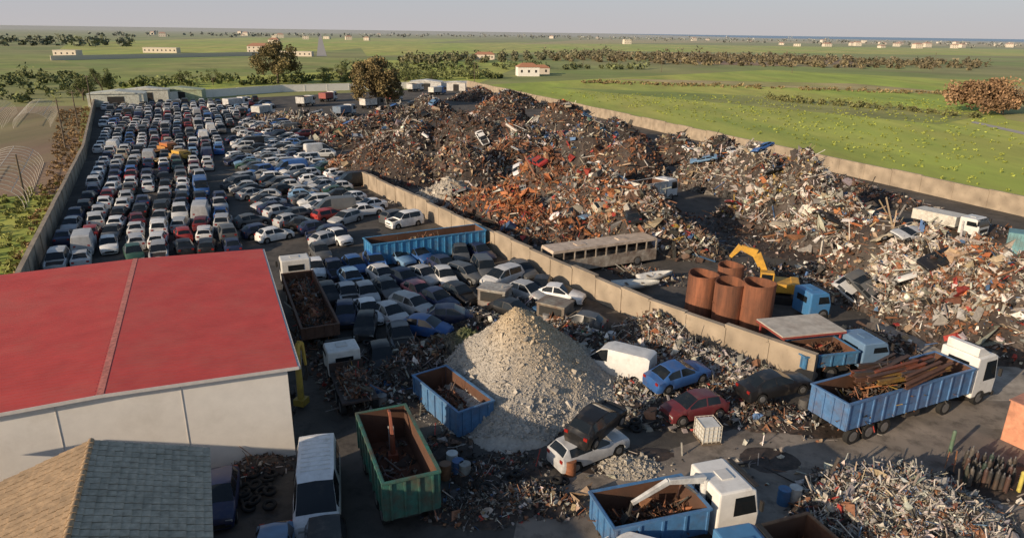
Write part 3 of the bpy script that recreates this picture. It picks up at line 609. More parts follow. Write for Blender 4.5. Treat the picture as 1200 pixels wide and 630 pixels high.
# ---- gravel pile
def gravel(px,py,h,rx,ry,label,c1,c2,n,ss,off=(0,0)):
    g=G(px,py,h)
    res=.12; X0,X1,Y0,Y1=g.x-rx-1,g.x+rx+1.5,g.y-ry*1.4-1.0,g.y+ry+1; nx=int((X1-X0)/res); ny=int((Y1-Y0)/res)
    X,Y=np.meshgrid(np.linspace(X0,X1,nx),np.linspace(Y0,Y1,ny),indexing='ij')
    def hh(x,y):
        dx=x-g.x; dy=y-g.y
        ex=np.where(dx>0,rx*1.15,rx*.9); ey=np.where(dy<0,ry*1.32,ry*.9)
        r=np.sqrt((dx/ex)**2+(dy/ey)**2)*(1+.12*fn(x*1.3,y*1.3,1.2)); k=1-r
        return h*np.where(k>0,1.05*(1-np.sqrt(r*r+.004))-.05*np.sin(np.pi*np.clip(r,0,1)),0)+.10*fn(x,y,2.5)*(k>0)*np.clip(k*6,0,1)
    Z=hh(X,Y); co=np.stack([X,Y,np.where(Z>.01,Z,-.3)],-1).reshape(-1,3)
    ii,jj=np.meshgrid(np.arange(nx-1),np.arange(ny-1),indexing='ij'); a=(ii*ny+jj).ravel(); q=np.stack([a,a+ny,a+ny+1,a+1],1); q=q[co[q][:,:,2].max(1)>0]
    def cf(x,y,z):
        k=np.clip((z/h-.45)*1.9+.6*fn(x,y,1.0)+.55*np.clip((x-g.x)/rx,-1,1),0,1)[:,None]
        return np.array(c1)*(1-k)+np.array(c2)*k
    cc=cf(co[:,0],co[:,1],co[:,2])*rng.uniform(.85,1.08,size=(len(co),1))
    r=np.sqrt(rng.uniform(size=n))*1.3; t=rng.uniform(0,6.283,n); x=g.x+r*np.cos(t)*rx; y=g.y+r*np.sin(t)*ry; z=np.maximum(hh(x,y),0)
    kp=(z>.05)|(rng.uniform(size=n)<.25); x,y,z=x[kp],y[kp],z[kp]; n=len(x)
    sz=ss*np.exp(rng.normal(size=n)*.65); pos=np.stack([x,y,z+sz*.1],1)
    v,qq,c_=scrap_arrays(pos,sz,cf(x,y,z)*rng.uniform(.72,1.15,size=(n,1)),mixw=[0,0,1,0,0])
    ob=quadmesh('gravel_pile',np.concatenate([co,v]),np.concatenate([q,qq+len(co)]),np.concatenate([cc,c_]),mStone); tag(ob,label,'gravel pile',kind='stuff')
gravel(606,359,4.9,6.3,6.3,'tall cone of pale rubble and gravel',(.43,.40,.355),(.50,.40,.27),70000,.045)
gravel(545,386,1.9,3.6,3.0,'small dark gravel mound against the rubble cone',(.14,.12,.09),(.08,.10,.04),5000,.1)
gravel(525,208,3.2,6,4.5,'pale grey gravel mound by the dividing wall',(.44,.40,.34),(.42,.38,.32),3000,.2)
gravel(735,540,.3,2.0,1.0,'thin spread of pale rubble on the yard floor',(.40,.37,.32),(.40,.37,.32),2500,.06)
# ================================================================= VEHICLES: rows
def poly_world(pp): return [G(*p) for p in pp]
def inside(x,y,w_):
    c=False
    for i in range(len(w_)):
        a,b=w_[i],w_[i-1]
        if (a.y>y)!=(b.y>y) and x<(b.x-a.x)*(y-a.y)/(b.y-a.y)+a.x: c=not c
    return c
cars=[]
def pick():
    r=random.uniform(0,sum(w_ for _,w_ in CW))
    for n_,w_ in CW:
        r-=w_
        if r<=0: return n_
    return 'white'
def rows(poly,ang,dv,du,jr=.05,skip=.03,flip=.5,md=0):
    P=poly_world(poly); a=Vector((math.cos(ang),math.sin(ang),0)); b=Vector((-a.y,a.x,0)); o=P[0]; old=[c[0] for c in cars]
    ph=[random.uniform(0,du) for _ in range(240)]
    for i in range(-80,80):
        for j in range(-100,100):
            p=o+a*(i*du+ph[j+100]*.4+random.gauss(0,.16))+b*(j*dv+random.gauss(0,.08)+.25*math.sin(i*.7))
            if inside(p.x,p.y,P) and random.random()>skip and not (md and any((p-q).length<md for q in old)):
                cars.append((p,ang+(math.pi if random.random()<flip else 0)+random.gauss(0,jr)))
LWA=math.atan2((LW[0]-LW[2]).y,(LW[0]-LW[2]).x)
rows([(64,318),(150,306),(276,298),(268,262),(250,215),(262,160),(300,118),(122,124),(114,184),(96,230)],LWA-R_(3),2.2,4.75,flip=.25,jr=.06,skip=.02)
rows([(304,284),(395,290),(418,266),(500,266),(424,224),(398,196),(335,140),(308,122),(276,165),(274,215),(292,262)],R_(35),2.35,4.8,jr=.2,skip=.03,md=2.8)
cars.sort(key=lambda c:c[0].length)
near=cars[:215]; rest=cars[215:]
kinds=['sedan']*6+['hatch']*9+['wagon']*3+['suv']*2+['minivan']*1+['van']
for (p,a) in near:
    k=random.choice(kinds); c=pick(); d=p.length
    lab=f"{c} {KN[k]} parked tightly in the rows of scrapped cars"
    add_car(k,p,a,c,lab,'scrapped cars parked in rows',detail=(d<88))
if rest:
    CO=[];FS=[];MI=[];CL=[]; off=0
    for (p,a) in rest:
        k=random.choice(kinds); c=CC[pick()]; me=VAR[k][random.randrange(3)]['merged']
        n=len(me.vertices); co=np.empty(n*3); me.vertices.foreach_get('co',co); co=co.reshape(-1,3); ca,sa=math.cos(a),math.sin(a)
        CO.append(np.stack([co[:,0]*ca-co[:,1]*sa+p.x,co[:,0]*sa+co[:,1]*ca+p.y,co[:,2]],1)); CL.append(np.tile(np.array([c]),(n,1))*random.uniform(.8,1.1))
        for f in me.polygons: FS.append([i+off for i in f.vertices]); MI.append(f.material_index)
        off+=n
    me=bpy.data.meshes.new('far_cars'); me.from_pydata(np.concatenate(CO).tolist(),[],FS)
    for m in [mPaintA,mGlass,mTyre,mRim,mLight,mDark,mRed]: me.materials.append(m)
    me.polygons.foreach_set('material_index',MI); cl=np.concatenate(CL); at=me.color_attributes.new('Col','FLOAT_COLOR','POINT'); c4=np.ones((len(cl),4),dtype=np.float32); c4[:,:3]=cl; at.data.foreach_set('color',c4.ravel())
    ob=bpy.data.objects.new('parked_car',me); link(ob); tag(ob,'far rows of tightly parked scrapped cars','cars','scrapped cars parked in rows',kind='stuff')
CL_=[(376,302,-60,'hatch','grey'),(397,284,-60,'hatch','white'),(392,322,-62,'sedan','navy'),(416,318,-58,'hatch','blue'),(440,314,-58,'wagon','blue'),(466,308,-60,'sedan','lightblue'),(491,306,-60,'hatch','blue'),(540,304,-60,'hatch','grey'),(562,302,-60,'sedan','navy'),
(385,352,-70,'hatch','black'),(408,352,-70,'sedan','silver'),(430,352,-65,'hatch','silver'),(454,346,-60,'sedan','grey'),(474,334,-55,'hatch','navy'),(497,330,-55,'sedan','silver'),(521,332,-60,'hatch','white'),(546,328,-60,'wagon','grey'),
(458,376,-50,'sedan','silver'),(484,366,-48,'wagon','silver'),(491,350,-48,'hatch','pink'),(429,390,-75,'hatch','black'),(513,358,-45,'sedan','navy'),(538,352,-40,'hatch','black'),(568,324,-60,'suv','grey'),(405,376,-75,'hatch','navy'),(432,372,-70,'sedan','white'),
(588,334,-130,'minivan','white'),(612,324,-60,'hatch','grey'),(634,344,-100,'hatch','black'),(618,350,-20,'hatch','silver'),(500,392,-20,'hatch','blue'),(470,402,-75,'sedan','grey'),(530,378,10,'hatch','navy'),(680,386,160,'hatch','grey'),(655,352,-30,'sedan','white'),(600,372,-30,'hatch','black'),(448,428,-75,'hatch','black'),(412,334,-62,'hatch','lightblue'),(370,322,-70,'hatch','white'),(520,318,-60,'hatch','navy'),(448,330,-60,'hatch','white')]
for (x,y,a,k,c) in CL_:
    add_car(k,G(x,y),R_(a)+random.gauss(0,.14),c,f"dusty {c} {KN[k]} crammed among the scrapped cars",'scrapped cars crammed beside the dividing wall',rx=random.gauss(0,.02))
# foreground vehicles
add_car('hatch',G(259,594),hd((262,560),(256,600)),'navy','dark hatchback parked between the house and the van',var=0)
e=add_car('van',G(374,592),hd((376,530),(374,600)),(.80,.80,.79),'long white van with dark windscreen parked in shade',var=0,sc=1.08)
for k in range(9): B('roof_rib',mClean,e,(-2.2+k*.33,0,2.175),(.05,1.25,.03),(.74,.74,.73))
for s in(-1,1):
    for k in range(3): B('side_window',mGlass,e,(-.35-k*.75,s*.905,1.62),(.62,.03,.42),R=Matrix.Rotation(s*.23,3,'X'))
add_car('hatch',G(322,668),R_(-76),'lightblue','pale blue hatchback parked in front of the white van')
add_car('suv',G(384,676),R_(-75),'black','black off-road car parked in front of the white van')
add_car('sedan',G(792,456),R_(28),'blue','blue sedan resting on loose scrap',z=.5,rx=.06,ry=-.05,wheels=True,var=0)
add_car('hatch',G(812,490),R_(200),'maroon','crumpled maroon hatchback lying among scrap',z=.15,rx=.05,var=1)
add_car('sedan',G(905,476),R_(15),'black','black sedan raised on a heap of scrap',z=.9,rx=-.06,ry=-.1,var=1)
add_car('wagon',G(690,536),R_(30),'silver','silver estate car crushed under a black hatchback',z=.1,ry=-.06,var=0)
add_car('hatch',G(697,530),R_(50),'black','black hatchback stacked on a silver car',z=1.35,rx=.05,ry=-.08)
add_car('van',G(722,438),R_(150),'white','white panel van parked beside the rubble cone',var=1,sc=.95)
add_car('van',G(745,690),R_(160),'white','white van parked by the blue skip lorry',var=0)
wc=['white','silver','grey','navy','red','beige','blue','black','lightblue','white','silver']
for b2,nw in zip(BIG,(12,11,3,0,13,6,8)):
    for i in range(nw):
        b=random.choice(b2); a=random.uniform(0,6.28); r=random.uniform(.1,.8)
        dx=r*math.cos(a)*b[3]; dy=r*math.sin(a)*b[4]; c,s=math.cos(b[5]),math.sin(b[5]); x=b[0]+dx*c-dy*s; y=b[1]+dx*s+dy*c
        z=float(height(b2,np.array([x]),np.array([y]))[0]); cn=random.choice(wc)
        if z<.5: continue
        o=add_car(random.choice(['hatch','sedan','wagon']),(x,y),random.uniform(0,6.28),cn,f"crushed {cn} car wreck lying on the scrap heap",'car wrecks on the scrap heaps',detail=False,rx=random.uniform(-.6,.6),ry=random.uniform(-.5,.5),z=z-.2,name='car_wreck'); o.scale=(.9,.93,random.uniform(.4,.6))
# ================================================================= TRUCKS
TW=wheel_mesh(.5,.3,'wheel')
def wheels(e,xs,ys=1.05):
    for x in xs:
        for s in(-1,1):
            o=bpy.data.objects.new('wheel',TW); link(o,e); o.location=(x,s*ys,.5)
def cab(e,x0,colr,W=2.4,zt=2.95,z0=.6,L=2.1,deflector=False):
    m=MB(); m.prism([(x0,z0),(x0+L,z0),(x0+L+.05,z0+.95),(x0+L-.22,zt-.15),(x0+L-.5,zt),(x0,zt)],-W/2,W/2)
    c=m.obj('cab',mClean,e,colr,bevel=.09)
    m=MB(); a=Vector((x0+L+.055,0,z0+1.0)); b=Vector((x0+L-.19,0,zt-.2))
    m.add([(a.x,-W/2+.12,a.z),(a.x,W/2-.12,a.z),(b.x+.03,W/2-.16,b.z),(b.x+.03,-W/2+.16,b.z)],[(0,1,2,3)]); m.obj('windscreen',mGlass,c)
    for s in(-1,1):
        m=MB(); y=s*(W/2+.012); m.add([(x0+L*.38,y,z0+1.05),(x0+L-.12,y,z0+1.05),(x0+L-.35,y,zt-.35),(x0+L*.38,y,zt-.35)],[(0,1,2,3)]); m.obj('side_window',mGlass,c)
        B('mirror',mDark,c,(x0+L-.05,s*(W/2+.2),z0+1.5),(.1,.18,.5)); B('headlight',mLight,c,(x0+L+.04,s*W*.36,z0+.25),(.08,.36,.2))
        B('door_step',mDark,c,(x0+L*.65,s*(W/2-.02),z0+.02),(.9,.14,.2))
    B('rear_window',mGlass,c,(x0-.012,0,zt-.7),(.02,W*.55,.5))
    B('grille',mDark,c,(x0+L+.04,0,z0+.55),(.06,W*.7,.35)); B('bumper',mChassis,c,(x0+L+.05,0,z0-.05),(.2,W+.05,.3),bevel=.03)
    B('visor',mDark,c,(x0+L-.16,0,zt-.05),(.22,W-.3,.05))
    B('roof_hatch',mClean,c,(x0+L*.45,0,zt+.03),(.6,.7,.05),tuple(v*.8 for v in colr))
    if deflector:
        m=MB(); m.prism([(x0+.1,zt+.01),(x0+L-.7,zt+.01),(x0+.5,zt+.55),(x0+.1,zt+.55)],-W/2+.2,W/2-.2); m.obj('roof_deflector',mClean,c,colr,bevel=.04)
    return c
def openbox(e,x0,x1,W,z0,h,colr,name='tipper_body',mat=mSteel,rib=.9):
    m=MB(); t=.07; L=x1-x0; xc=(x0+x1)/2
    m.box((xc,0,z0+.05),(L,W,.1)); m.box((xc,W/2-t/2,z0+.1+h/2),(L,t,h)); m.box((xc,-W/2+t/2,z0+.1+h/2),(L,t,h)); m.box((x0+t/2,0,z0+.1+h/2),(t,W-2*t-.004,h)); m.box((x1-t/2,0,z0+.1+h/2),(t,W-2*t-.004,h))
    k=int(L/rib)
    for i in range(k+1):
        x=x0+.08+i*(L-.16)/max(1,k)
        for s in(-1,1): m.box((x,s*(W/2+.035),z0+h/2+.05),(.10,.07,h+.05))
    for s in(-1,1): m.box((xc,s*(W/2+.03),z0+h+.06),(L+.04,.12,.10))
    for xx in(x0-.03,x1+.03): m.box((xx,0,z0+h+.063),(.12,W+.16,.10))
    for y in np.linspace(-W/2+.3,W/2-.3,4): m.box((x0-.035,y,z0+h/2),(.07,.09,h-.05))
    o=m.obj(name,mat,e,colr)
    m=MB(); d=t+.006; zi=z0+.106; hi=h-.03
    m.box((xc,0,zi),(L-2*d,W-2*d,.004)); m.box((xc,W/2-d,zi+hi/2+.004),(L-2*d-.02,.004,hi)); m.box((xc,-W/2+d,zi+hi/2+.004),(L-2*d-.02,.004,hi)); m.box((x0+d,0,zi+hi/2+.004),(.004,W-2*d-.02,hi)); m.box((x1-d,0,zi+hi/2+.004),(.004,W-2*d-.02,hi))
    m.obj('rusty_lining',mRust,e)
    return o
def truck(pr,pf,label,cabc,bodyc,kind='tipper',h=1.5,W=2.5,L=None,load=None,mat=mSteel,group=None,zt=2.95,defl=False,wx=None):
    a=G(*pr); b=G(*pf); rz=math.atan2(b.y-a.y,b.x-a.x); L=L or (b-a).length
    e=thing('lorry',label,'truck',a,rz,group)
    m=MB(); 
    for s in(-1,1): m.beam((0.1,s*.42,.85),(L-.6,s*.42,.85),.14,.25)
    m.box((L*.45,0,.75),(1.2,2.1 if W>2.3 else 1.8,.4)); m.obj('chassis',mChassis,e)
    wheels(e,wx or ([.9,2.15,L-1.35] if L<9.5 else [.9,2.15,3.4,L-4.4,L-1.3]),ys=1.05 if W>2.3 else .92)
    cab(e,L-2.15,cabc,zt=zt,deflector=defl,W=min(2.4,W-.05))
    if kind=='tipper': openbox(e,0,L-2.6,W,1.1,h,bodyc,mat=mat)
    elif kind=='box':
        m=MB(); m.box(((L-2.5)/2,0,1.1+h/2),(L-2.5,W,h)); m.obj('cargo_box',mat,e,bodyc,bevel=.04)
    elif kind=='flat':
        m=MB(); m.box(((L-2.5)/2,0,1.12),(L-2.5,W,.12)); m.box((L-2.55,0,1.45),(.08,W,.6)); m.obj('flatbed',mat,e,bodyc)
    if load:
        c=a+Vector((math.cos(rz),math.sin(rz),0))*(L-2.6)/2
        loose('scrap_load','tangle of rusty scrap loaded in the lorry body','scrap',c,(L-2.6)/2-.3,W/2-.3,rz,1.2,h*load,int(520*(L-2.6)/4),.26,'load',mixw=[.2,.4,.2,.15,.05])
    return e
TA,TB=(964,512),(1138,459)
tr_=truck(TA,TB,'long blue tipper lorry with a white cab and scrap load',(.76,.75,.72),(.08,.18,.36),h=1.6,load=1.45,zt=3.3,defl=True)
def bars(e_loc,rz,n,L,z,cols,name='steel_beam',label='rusty steel beam lying on the lorry load'):
    for i in range(n):
        a=rz+random.gauss(0,.14); t=thing(name,label,'beam',(e_loc.x+random.gauss(0,1.0),e_loc.y+random.gauss(0,.5),z+random.uniform(0,.6)),a,'beams on the lorry load',ry=random.uniform(-.12,.12))
        k=random.uniform(.7,1.3); m=MB(); l=L*random.uniform(.35,1); m.box((0,0,.12*k),(l,.2*k,.03)); m.box((0,0,-.12*k),(l,.2*k,.03)); m.box((0,0,0),(l,.03,.21*k)); m.obj('profile',mRustS,t,random.choice(cols))
c_=G(1015,500)+Vector((math.cos(hd(TA,TB))*2.0,math.sin(hd(TA,TB))*2.0,0))
bars(c_,hd(TA,TB),22,6.0,2.85,[(.34,.20,.04),(.22,.06,.03),(.24,.09,.04),(.06,.045,.04),(.04,.04,.04),(.12,.06,.04),(.05,.05,.05)])
def skip(px,py,rz,L,W,h,colr,label,z=.15,load=.5,mat=mRustS,wh=None,pal='load',n=300):
    g=G(px,py); e=thing('open_skip' if not wh else 'tipper_trailer',label,'skip' if not wh else 'trailer',g,rz); openbox(e,-L/2,L/2,W,z,h,colr,name='container_wall',mat=mat,rib=.75)
    if wh: wheels(e,wh); m=MB(); m.box((0,0,z-.15),(L-.5,.9,.25)); m.obj('chassis',mChassis,e)
    if load: loose('scrap_load','rusty scrap filling an open skip','scrap',g,L/2-.25,W/2-.25,rz,z+.12,h*load,int(n*1.6),.22,pal)
    return e
skip(466,577,UA-R_(1),6.2,2.5,1.9,(.03,.15,.12),'green open tipper trailer with a rusty interior',z=1.0,load=.2,wh=[-1.9,-.7,2.2],n=120)
skip(530,484,R_(126),5.2,2.3,1.5,(.08,.19,.36),'blue open skip filled with rusty turnings',load=.75,n=500,mat=mSteel)
skip(500,300,R_(28),12,2.5,2.1,(.05,.24,.46),'long blue open skip beside the dividing wall',load=.98,n=800,mat=mSteel,pal='brown')
truck((378,412),(346,333),'old lorry with a white cab and rusty flat load',(.66,.65,.62),(.12,.07,.05),kind='tipper',h=.8,mat=mRustS,load=1.0)
truck((424,490),(402,440),'white cab lorry with a long dark tipper body',(.70,.69,.66),(.05,.05,.05),kind='flat',h=.9,mat=mRustS,load=.9,L=6.8,W=2.1,zt=2.3)
truck((702,650),(866,614),'skip lorry with blue body and white cab',(.76,.75,.72),(.07,.19,.38),kind='tipper',h=1.2,load=.35,W=2.45)
truck((800,722),(900,702),'blue cab lorry parked close to the skip lorry',(.07,.20,.38),(.05,.10,.18),kind='flat')
skip(918,670,R_(20),4.0,2.3,1.4,(.26,.15,.08),'rusty brown open skip on the lane',load=.3)
truck((925,440),(994,432),'blue lorry with a grey covered red frame body',(.14,.24,.38),(.06,.19,.36),kind='tipper',h=.8,L=6.6,zt=2.4,load=.8)
t=thing('canopy_frame','flat grey canopy on a red steel frame','canopy',G(932,420),R_(14))
for x in(-2.2,2.2):
    for y in(-1.35,1.35): B('post',mSteel,t,(x,y,1.25),(.10,.10,2.5),(.36,.06,.05))
m=MB(); m.box((0,0,2.55),(4.9,3.1,.12)); m.obj('roof',M('grey_sheet',(.50,.46,.40),rough=.7,var=.25,scale=1.5,dirt=(.27,.2,.15),damt=.35),t)
m=MB()
for s in(-1,1): m.box((0,s*1.57,2.47),(4.92,.05,.13))
for s in(-1,1): m.box((s*2.47,0,2.47),(.05,3.1,.13))
m.obj('fascia',mSteel,t,(.30,.06,.05))
e=thing('lorry_cab','detached blue lorry cab standing on the yard floor','truck',G(950,370),R_(15)); cab(e,-1.1,(.06,.20,.42),zt=2.4,z0=.4,W=2.2,L=1.9); wheels(e,[.2],ys=.95)
truck((1072,264),(1128,277),'white box lorry behind the scrap heap',(.7,.7,.68),(.62,.60,.54),kind='box',h=1.2,L=7.5,zt=2.5)
B_=thing('shipping_container','teal metal container beside the boundary wall','container',G(1210,300),R_(-35)); m=MB(); m.box((0,0,1.2),(5,2.3,2.4)); 
for i in range(16): m.box((-2.4+i*.32,-1.17,1.2),(.12,.05,2.2)); m.box((-2.4+i*.32,1.17,1.2),(.12,.05,2.2))
m.obj('shell',mSteel,B_,(.14,.30,.33))
B_=thing('storage_tank_box','salmon orange steel storage box beside gas cylinders','container',G(1238,532),R_(-60)); m=MB(); m.box((0,0,1.25),(4.6,2.4,2.5)); m.obj('shell',mSteel,B_,(.62,.28,.17),bevel=.05)
m=MB(); m.box((0,0,2.54),(4.7,2.5,.07)); m.obj('lid',mSteel,B_,(.55,.25,.16))
# far vehicles and sheds
far_t=[((352,126),(372,122),(.66,.66,.64),(.62,.62,.6)),((378,120),(396,117),(.66,.66,.64),(.3,.06,.05)),((395,138),(418,134),(.5,.5,.5),(.12,.18,.26)),((425,128),(447,126),(.1,.1,.1),(.66,.64,.6)),((300,138),(322,134),(.66,.66,.64),(.5,.5,.48)),((455,120),(474,117),(.6,.6,.6),(.34,.07,.06)),((480,108),(500,106),(.6,.6,.6),(.62,.62,.6)),((505,112),(525,110),(.1,.2,.4),(.62,.6,.55)),((265,128),(285,126),(.6,.6,.6),(.5,.5,.5)),((745,240),(765,236),(.7,.7,.7),(.66,.64,.6))]
for i,(a,b,cc,bc) in enumerate(far_t): truck(a,b,'old box lorry parked among the scrap at the yard end',cc,bc,kind='box' if i%3 else 'tipper',h=1.7,L=7,group='old lorries at the yard end')
truck((168,186),(196,182),'small orange flatbed lorry among the parked cars',(.45,.16,.05),(.42,.20,.05),kind='flat',L=6,zt=2.2)
truck((180,196),(208,192),'small yellow flatbed lorry among the parked cars',(.55,.33,.06),(.42,.26,.08),kind='flat',L=6,zt=2.2)
def shed(px,py,w_,d,h,rz,colr,label):
    t=thing('shed',label,'shed',G(px,py),rz); m=MB(); m.box((0,0,h/2),(w_,d,h)); m.obj('wall',mSteel,t,colr)
    m=MB(); m.prism([(-w_/2-.3,h),(w_/2+.3,h),(0,h+w_*.06)],-d/2-.3,d/2+.3); m.obj('roof',mSteel,t,tuple(min(.8,c*1.1) for c in colr)); B('door',mDark,t,(0,-d/2-.03,h*.4),(w_*.3,.06,h*.8))
shed(140,124,14,8,3.6,R_(20),(.55,.57,.50),'low pale metal shed at the end of the car rows')
shed(174,119,12,6,3.6,R_(20),(.60,.60,.52),'low pale metal shed at the end of the car rows')
shed(212,116,14,6,3.0,R_(12),(.36,.42,.28),'low greenish metal shed at the end of the car rows')
shed(500,104,12,7,2.8,R_(0),(.60,.60,.58),'white site cabin at the far end of the yard')
shed(535,106,7,5,3.0,R_(0),(.66,.64,.6),'white site cabin at the far end of the yard')
# ---- old bus
a=G(640,322); b=G(760,304); rz=math.atan2(b.y-a.y,b.x-a.x); L=(b-a).length
e=thing('old_bus','derelict bus body with a rusty roof and broken windows','bus',a,rz)
m=MB(); m.box((L/2,0,.95),(L,2.3,1.1)); m.obj('lower_body',mRustS,e,(.42,.38,.32))
m=MB(); m.prism([(0,2.35),(L,2.35),(L-.1,2.6),(.1,2.6)],-1.15,1.15); m.box((L*.3,0,2.63),(1.0,.8,.08)); m.box((L*.7,0,2.63),(1.0,.8,.08))
m.obj('roof',mSteel,e,(.58,.47,.37))
for i in range(11):
    x=.06+i*(L-.12)/10
    for s in(-1,1): B('window_post',mRustS,e,(x,s*1.1,1.92),(.12,.08,.85),(.40,.36,.3))
m=MB(); m.box((L/2,0,1.7),(L-.6,1.8,.3)); m.obj('seat_row',mDark,e)
wheels(e,[1.8,L-2.2],ys=1.0)
# ---- boat hulls lying in front of the bus
def hull(px,py,rz,L,W,label,c):
    t=thing('boat_hull',label,'boat',G(px,py),rz); n=9; vs=[]
    for i in range(n):
        u=i/(n-1); x=-L/2+L*u; ww=W/2*math.sin(min(1,(1-u)*1.5+.02)*1.57); kk=.0+.35*u*u
        vs+=[(x,-ww,.75+.15*u),(x,-ww*.75,.3+kk),(x,0,.05+kk),(x,ww*.75,.3+kk),(x,ww,.75+.15*u),(x,ww*.85,.7+.15*u),(x,0,.35+kk*.6),(x,-ww*.85,.7+.15*u)]
    fs=[(i*8+j,i*8+(j+1)%8,(i+1)*8+(j+1)%8,(i+1)*8+j) for i in range(n-1) for j in range(8)]+[tuple(range(8))]
    m=MB(); m.add(vs,fs,0,True); m.obj('hull',mClean,t,c)
    m=MB()
    for k in(-.2,.15): m.box((L*k,0,.62),(.22,W*.8,.04))
    m.obj('seat',mBark,t)
hull(745,340,R_(8),4.2,1.5,'pale upturned boat hull lying before the old bus',(.60,.60,.56)); hull(768,330,R_(25),3.6,1.3,'white small boat hull lying before the old bus',(.68,.67,.63))
# ---- rusty tanks
mTank=M('tank_rust',(.27,.10,.05),rough=.85,var=.5,scale=1.5,dirt=(.07,.038,.028),damt=.8,dscale=1.2,bump=.4,stretch=(1,1,.15,0))
def tank(px,py,r,h,label):
    t=thing('rusty_tank',label,'tank',G(px,py),random.uniform(0,6),rx=random.uniform(-.03,.03),ry=random.uniform(-.03,.03)); n=36; m=MB(); vs=[]
    for (rr,z) in((r,0),(r,h),(r-.06,h),(r-.06,.15)): vs+=[(math.cos(2*math.pi*i/n)*rr*(1+.03*math.sin(2*2*math.pi*i/n)),math.sin(2*math.pi*i/n)*rr,z+(.06*math.sin(4*math.pi*i/n) if z>1 else 0)) for i in range(n)]
    fs=[(k*n+i,k*n+(i+1)%n,(k+1)*n+(i+1)%n,(k+1)*n+i) for k in range(3) for i in range(n)]; m.add(vs,fs,0,False); m.add(vs[3*n:],[tuple(range(n))]); m.obj('shell',mTank,t)
    for z in(.1,h*.5,h-.1):
        m=MB(); m.cyl((0,0,z-.04),(0,0,z+.04),r+.04,n=n,cap=False); m.obj('hoop',mTank,t)
tank(819,366,1.2,3.4,'tall open rusty steel tank'); tank(850,378,1.15,3.5,'tall open rusty steel tank'); tank(883,384,1.2,3.8,'tall open rusty steel tank beside the excavator'); tank(852,355,1.05,3.4,'rusty steel tank behind the taller tanks')
# ---- excavators
def excavator(px,py,rz,boom,colr,label,grap=True,scale=1.0):
    e=thing('excavator',label,'excavator',G(px,py),rz); e.scale=(scale,)*3
    for s in(-1,1):
        m=MB(); m.prism([(-1.9,.25),(-1.6,0),(1.6,0),(1.9,.25),(1.9,.6),(1.6,.85),(-1.6,.85),(-1.9,.6)],s*1.2-.28,s*1.2+.28); m.obj('track',mDark,e,bevel=.04)
    m=MB(); m.box((-.5,0,1.55),(3.2,2.4,.9)); m.box((-1.9,0,1.6),(.8,2.5,1.0)); m.cyl((0,0,.8),(0,0,1.15),.7); m.obj('engine_housing',mSteel,e,colr,bevel=.08)
    c=B('cab',mSteel,e,(.75,.75,2.15),(1.3,.95,1.7),colr,bevel=.06)
    B('window',mGlass,c,(1.42,.75,2.35),(.03,.8,1.0)); B('window',mGlass,c,(.75,1.24,2.35),(1.0,.03,.95)); B('window',mGlass,c,(.75,.26,2.35),(1.0,.03,.95))
    P=[Vector((p[0],-.2,p[1])) for p in boom]
    m=MB(); m.beam(P[0],P[1],.45,.6,h2=.85,w2=.45); m.beam(P[1],P[2],.45,.85,h2=.5,w2=.36); m.obj('boom',mSteel,e,colr,bevel=.03)
    m=MB(); m.beam(P[2]+Vector((0,0,.15)),P[3],.36,.6,h2=.3,w2=.26); m.obj('stick',mSteel,e,colr,bevel=.03)
    m=MB(); 
    for s in(-.33,.33): m.cyl(P[0]+Vector((.5,s,.0)),(P[0]+P[1])/2+Vector((.35,s,0)),.09,n=8)
    m.cyl((P[0]+P[1])/2+Vector((0,0,.7)),P[2]+Vector((-.2,0,.5)),.08,n=8); m.obj('hydraulic_ram',mRim,e)
    m=MB(); q=P[3]; m.cyl(q,q+Vector((0,0,-.5)),.18,n=8)
    for i in range(5):
        a=i*2*math.pi/5; p0=q+Vector((0,0,-.5)); p1=p0+Vector((math.cos(a)*.6,math.sin(a)*.6,-.35)); p2=p0+Vector((math.cos(a)*.45,math.sin(a)*.45,-1.0)); p3=p0+Vector((math.cos(a)*.1,math.sin(a)*.1,-1.3))
        m.beam(p0,p1,.22,.1); m.beam(p1,p2,.26,.08); m.beam(p2,p3,.26,.08,w2=.05)
    m.obj('grapple',mChassis,e)
    return e
excavator(904,350,R_(163),[(.6,1.9),(1.9,4.4),(3.4,4.9),(4.3,3.8)],(.58,.32,.04),'yellow tracked excavator with raised boom behind rusty tanks',scale=.88)
def crane(loc,rz,pts,colr,label,k=1.0,grab=True):
    t=thing('loader_crane',label,'crane',loc,rz); m=MB(); m.cyl((0,0,0),(0,0,pts[0][1]),.24*k,.2*k); m.box((0,0,.2),(.8*k,.8*k,.4)); m.obj('column',mSteel,t,colr)
    m=MB(); w0=.3*k; h0=.42*k
    for i,(a,b) in enumerate(zip(pts[:-1],pts[1:])): m.beam((a[0],0,a[1]),(b[0],0,b[1]),w0*(1-.2*i),h0*(1-.2*i),w2=w0*(.75-.15*i),h2=h0*(.7-.15*i))
    m.obj('boom',mSteel,t,colr,bevel=.02)
    a,b=pts[0],pts[1]; m=MB(); m.cyl((.1,.12,a[1]-.9),((a[0]+b[0])/2+.15,.12,(a[1]+b[1])/2-.15),.06*k,n=8); m.cyl((.1,-.12,a[1]-.9),((a[0]+b[0])/2+.15,-.12,(a[1]+b[1])/2-.15),.06*k,n=8); m.obj('hydraulic_ram',mRim,t)
    m=MB(); p=pts[-1]; m.beam((p[0],0,p[1]),(p[0]+.1,0,p[1]-.5),.1,.1); m.beam((p[0]+.1,0,p[1]-.5),(p[0]-.25,0,p[1]-.9),.3,.08); m.beam((p[0]+.1,0,p[1]-.5),(p[0]+.45,0,p[1]-.9),.3,.08); m.obj('grab',mChassis,t)
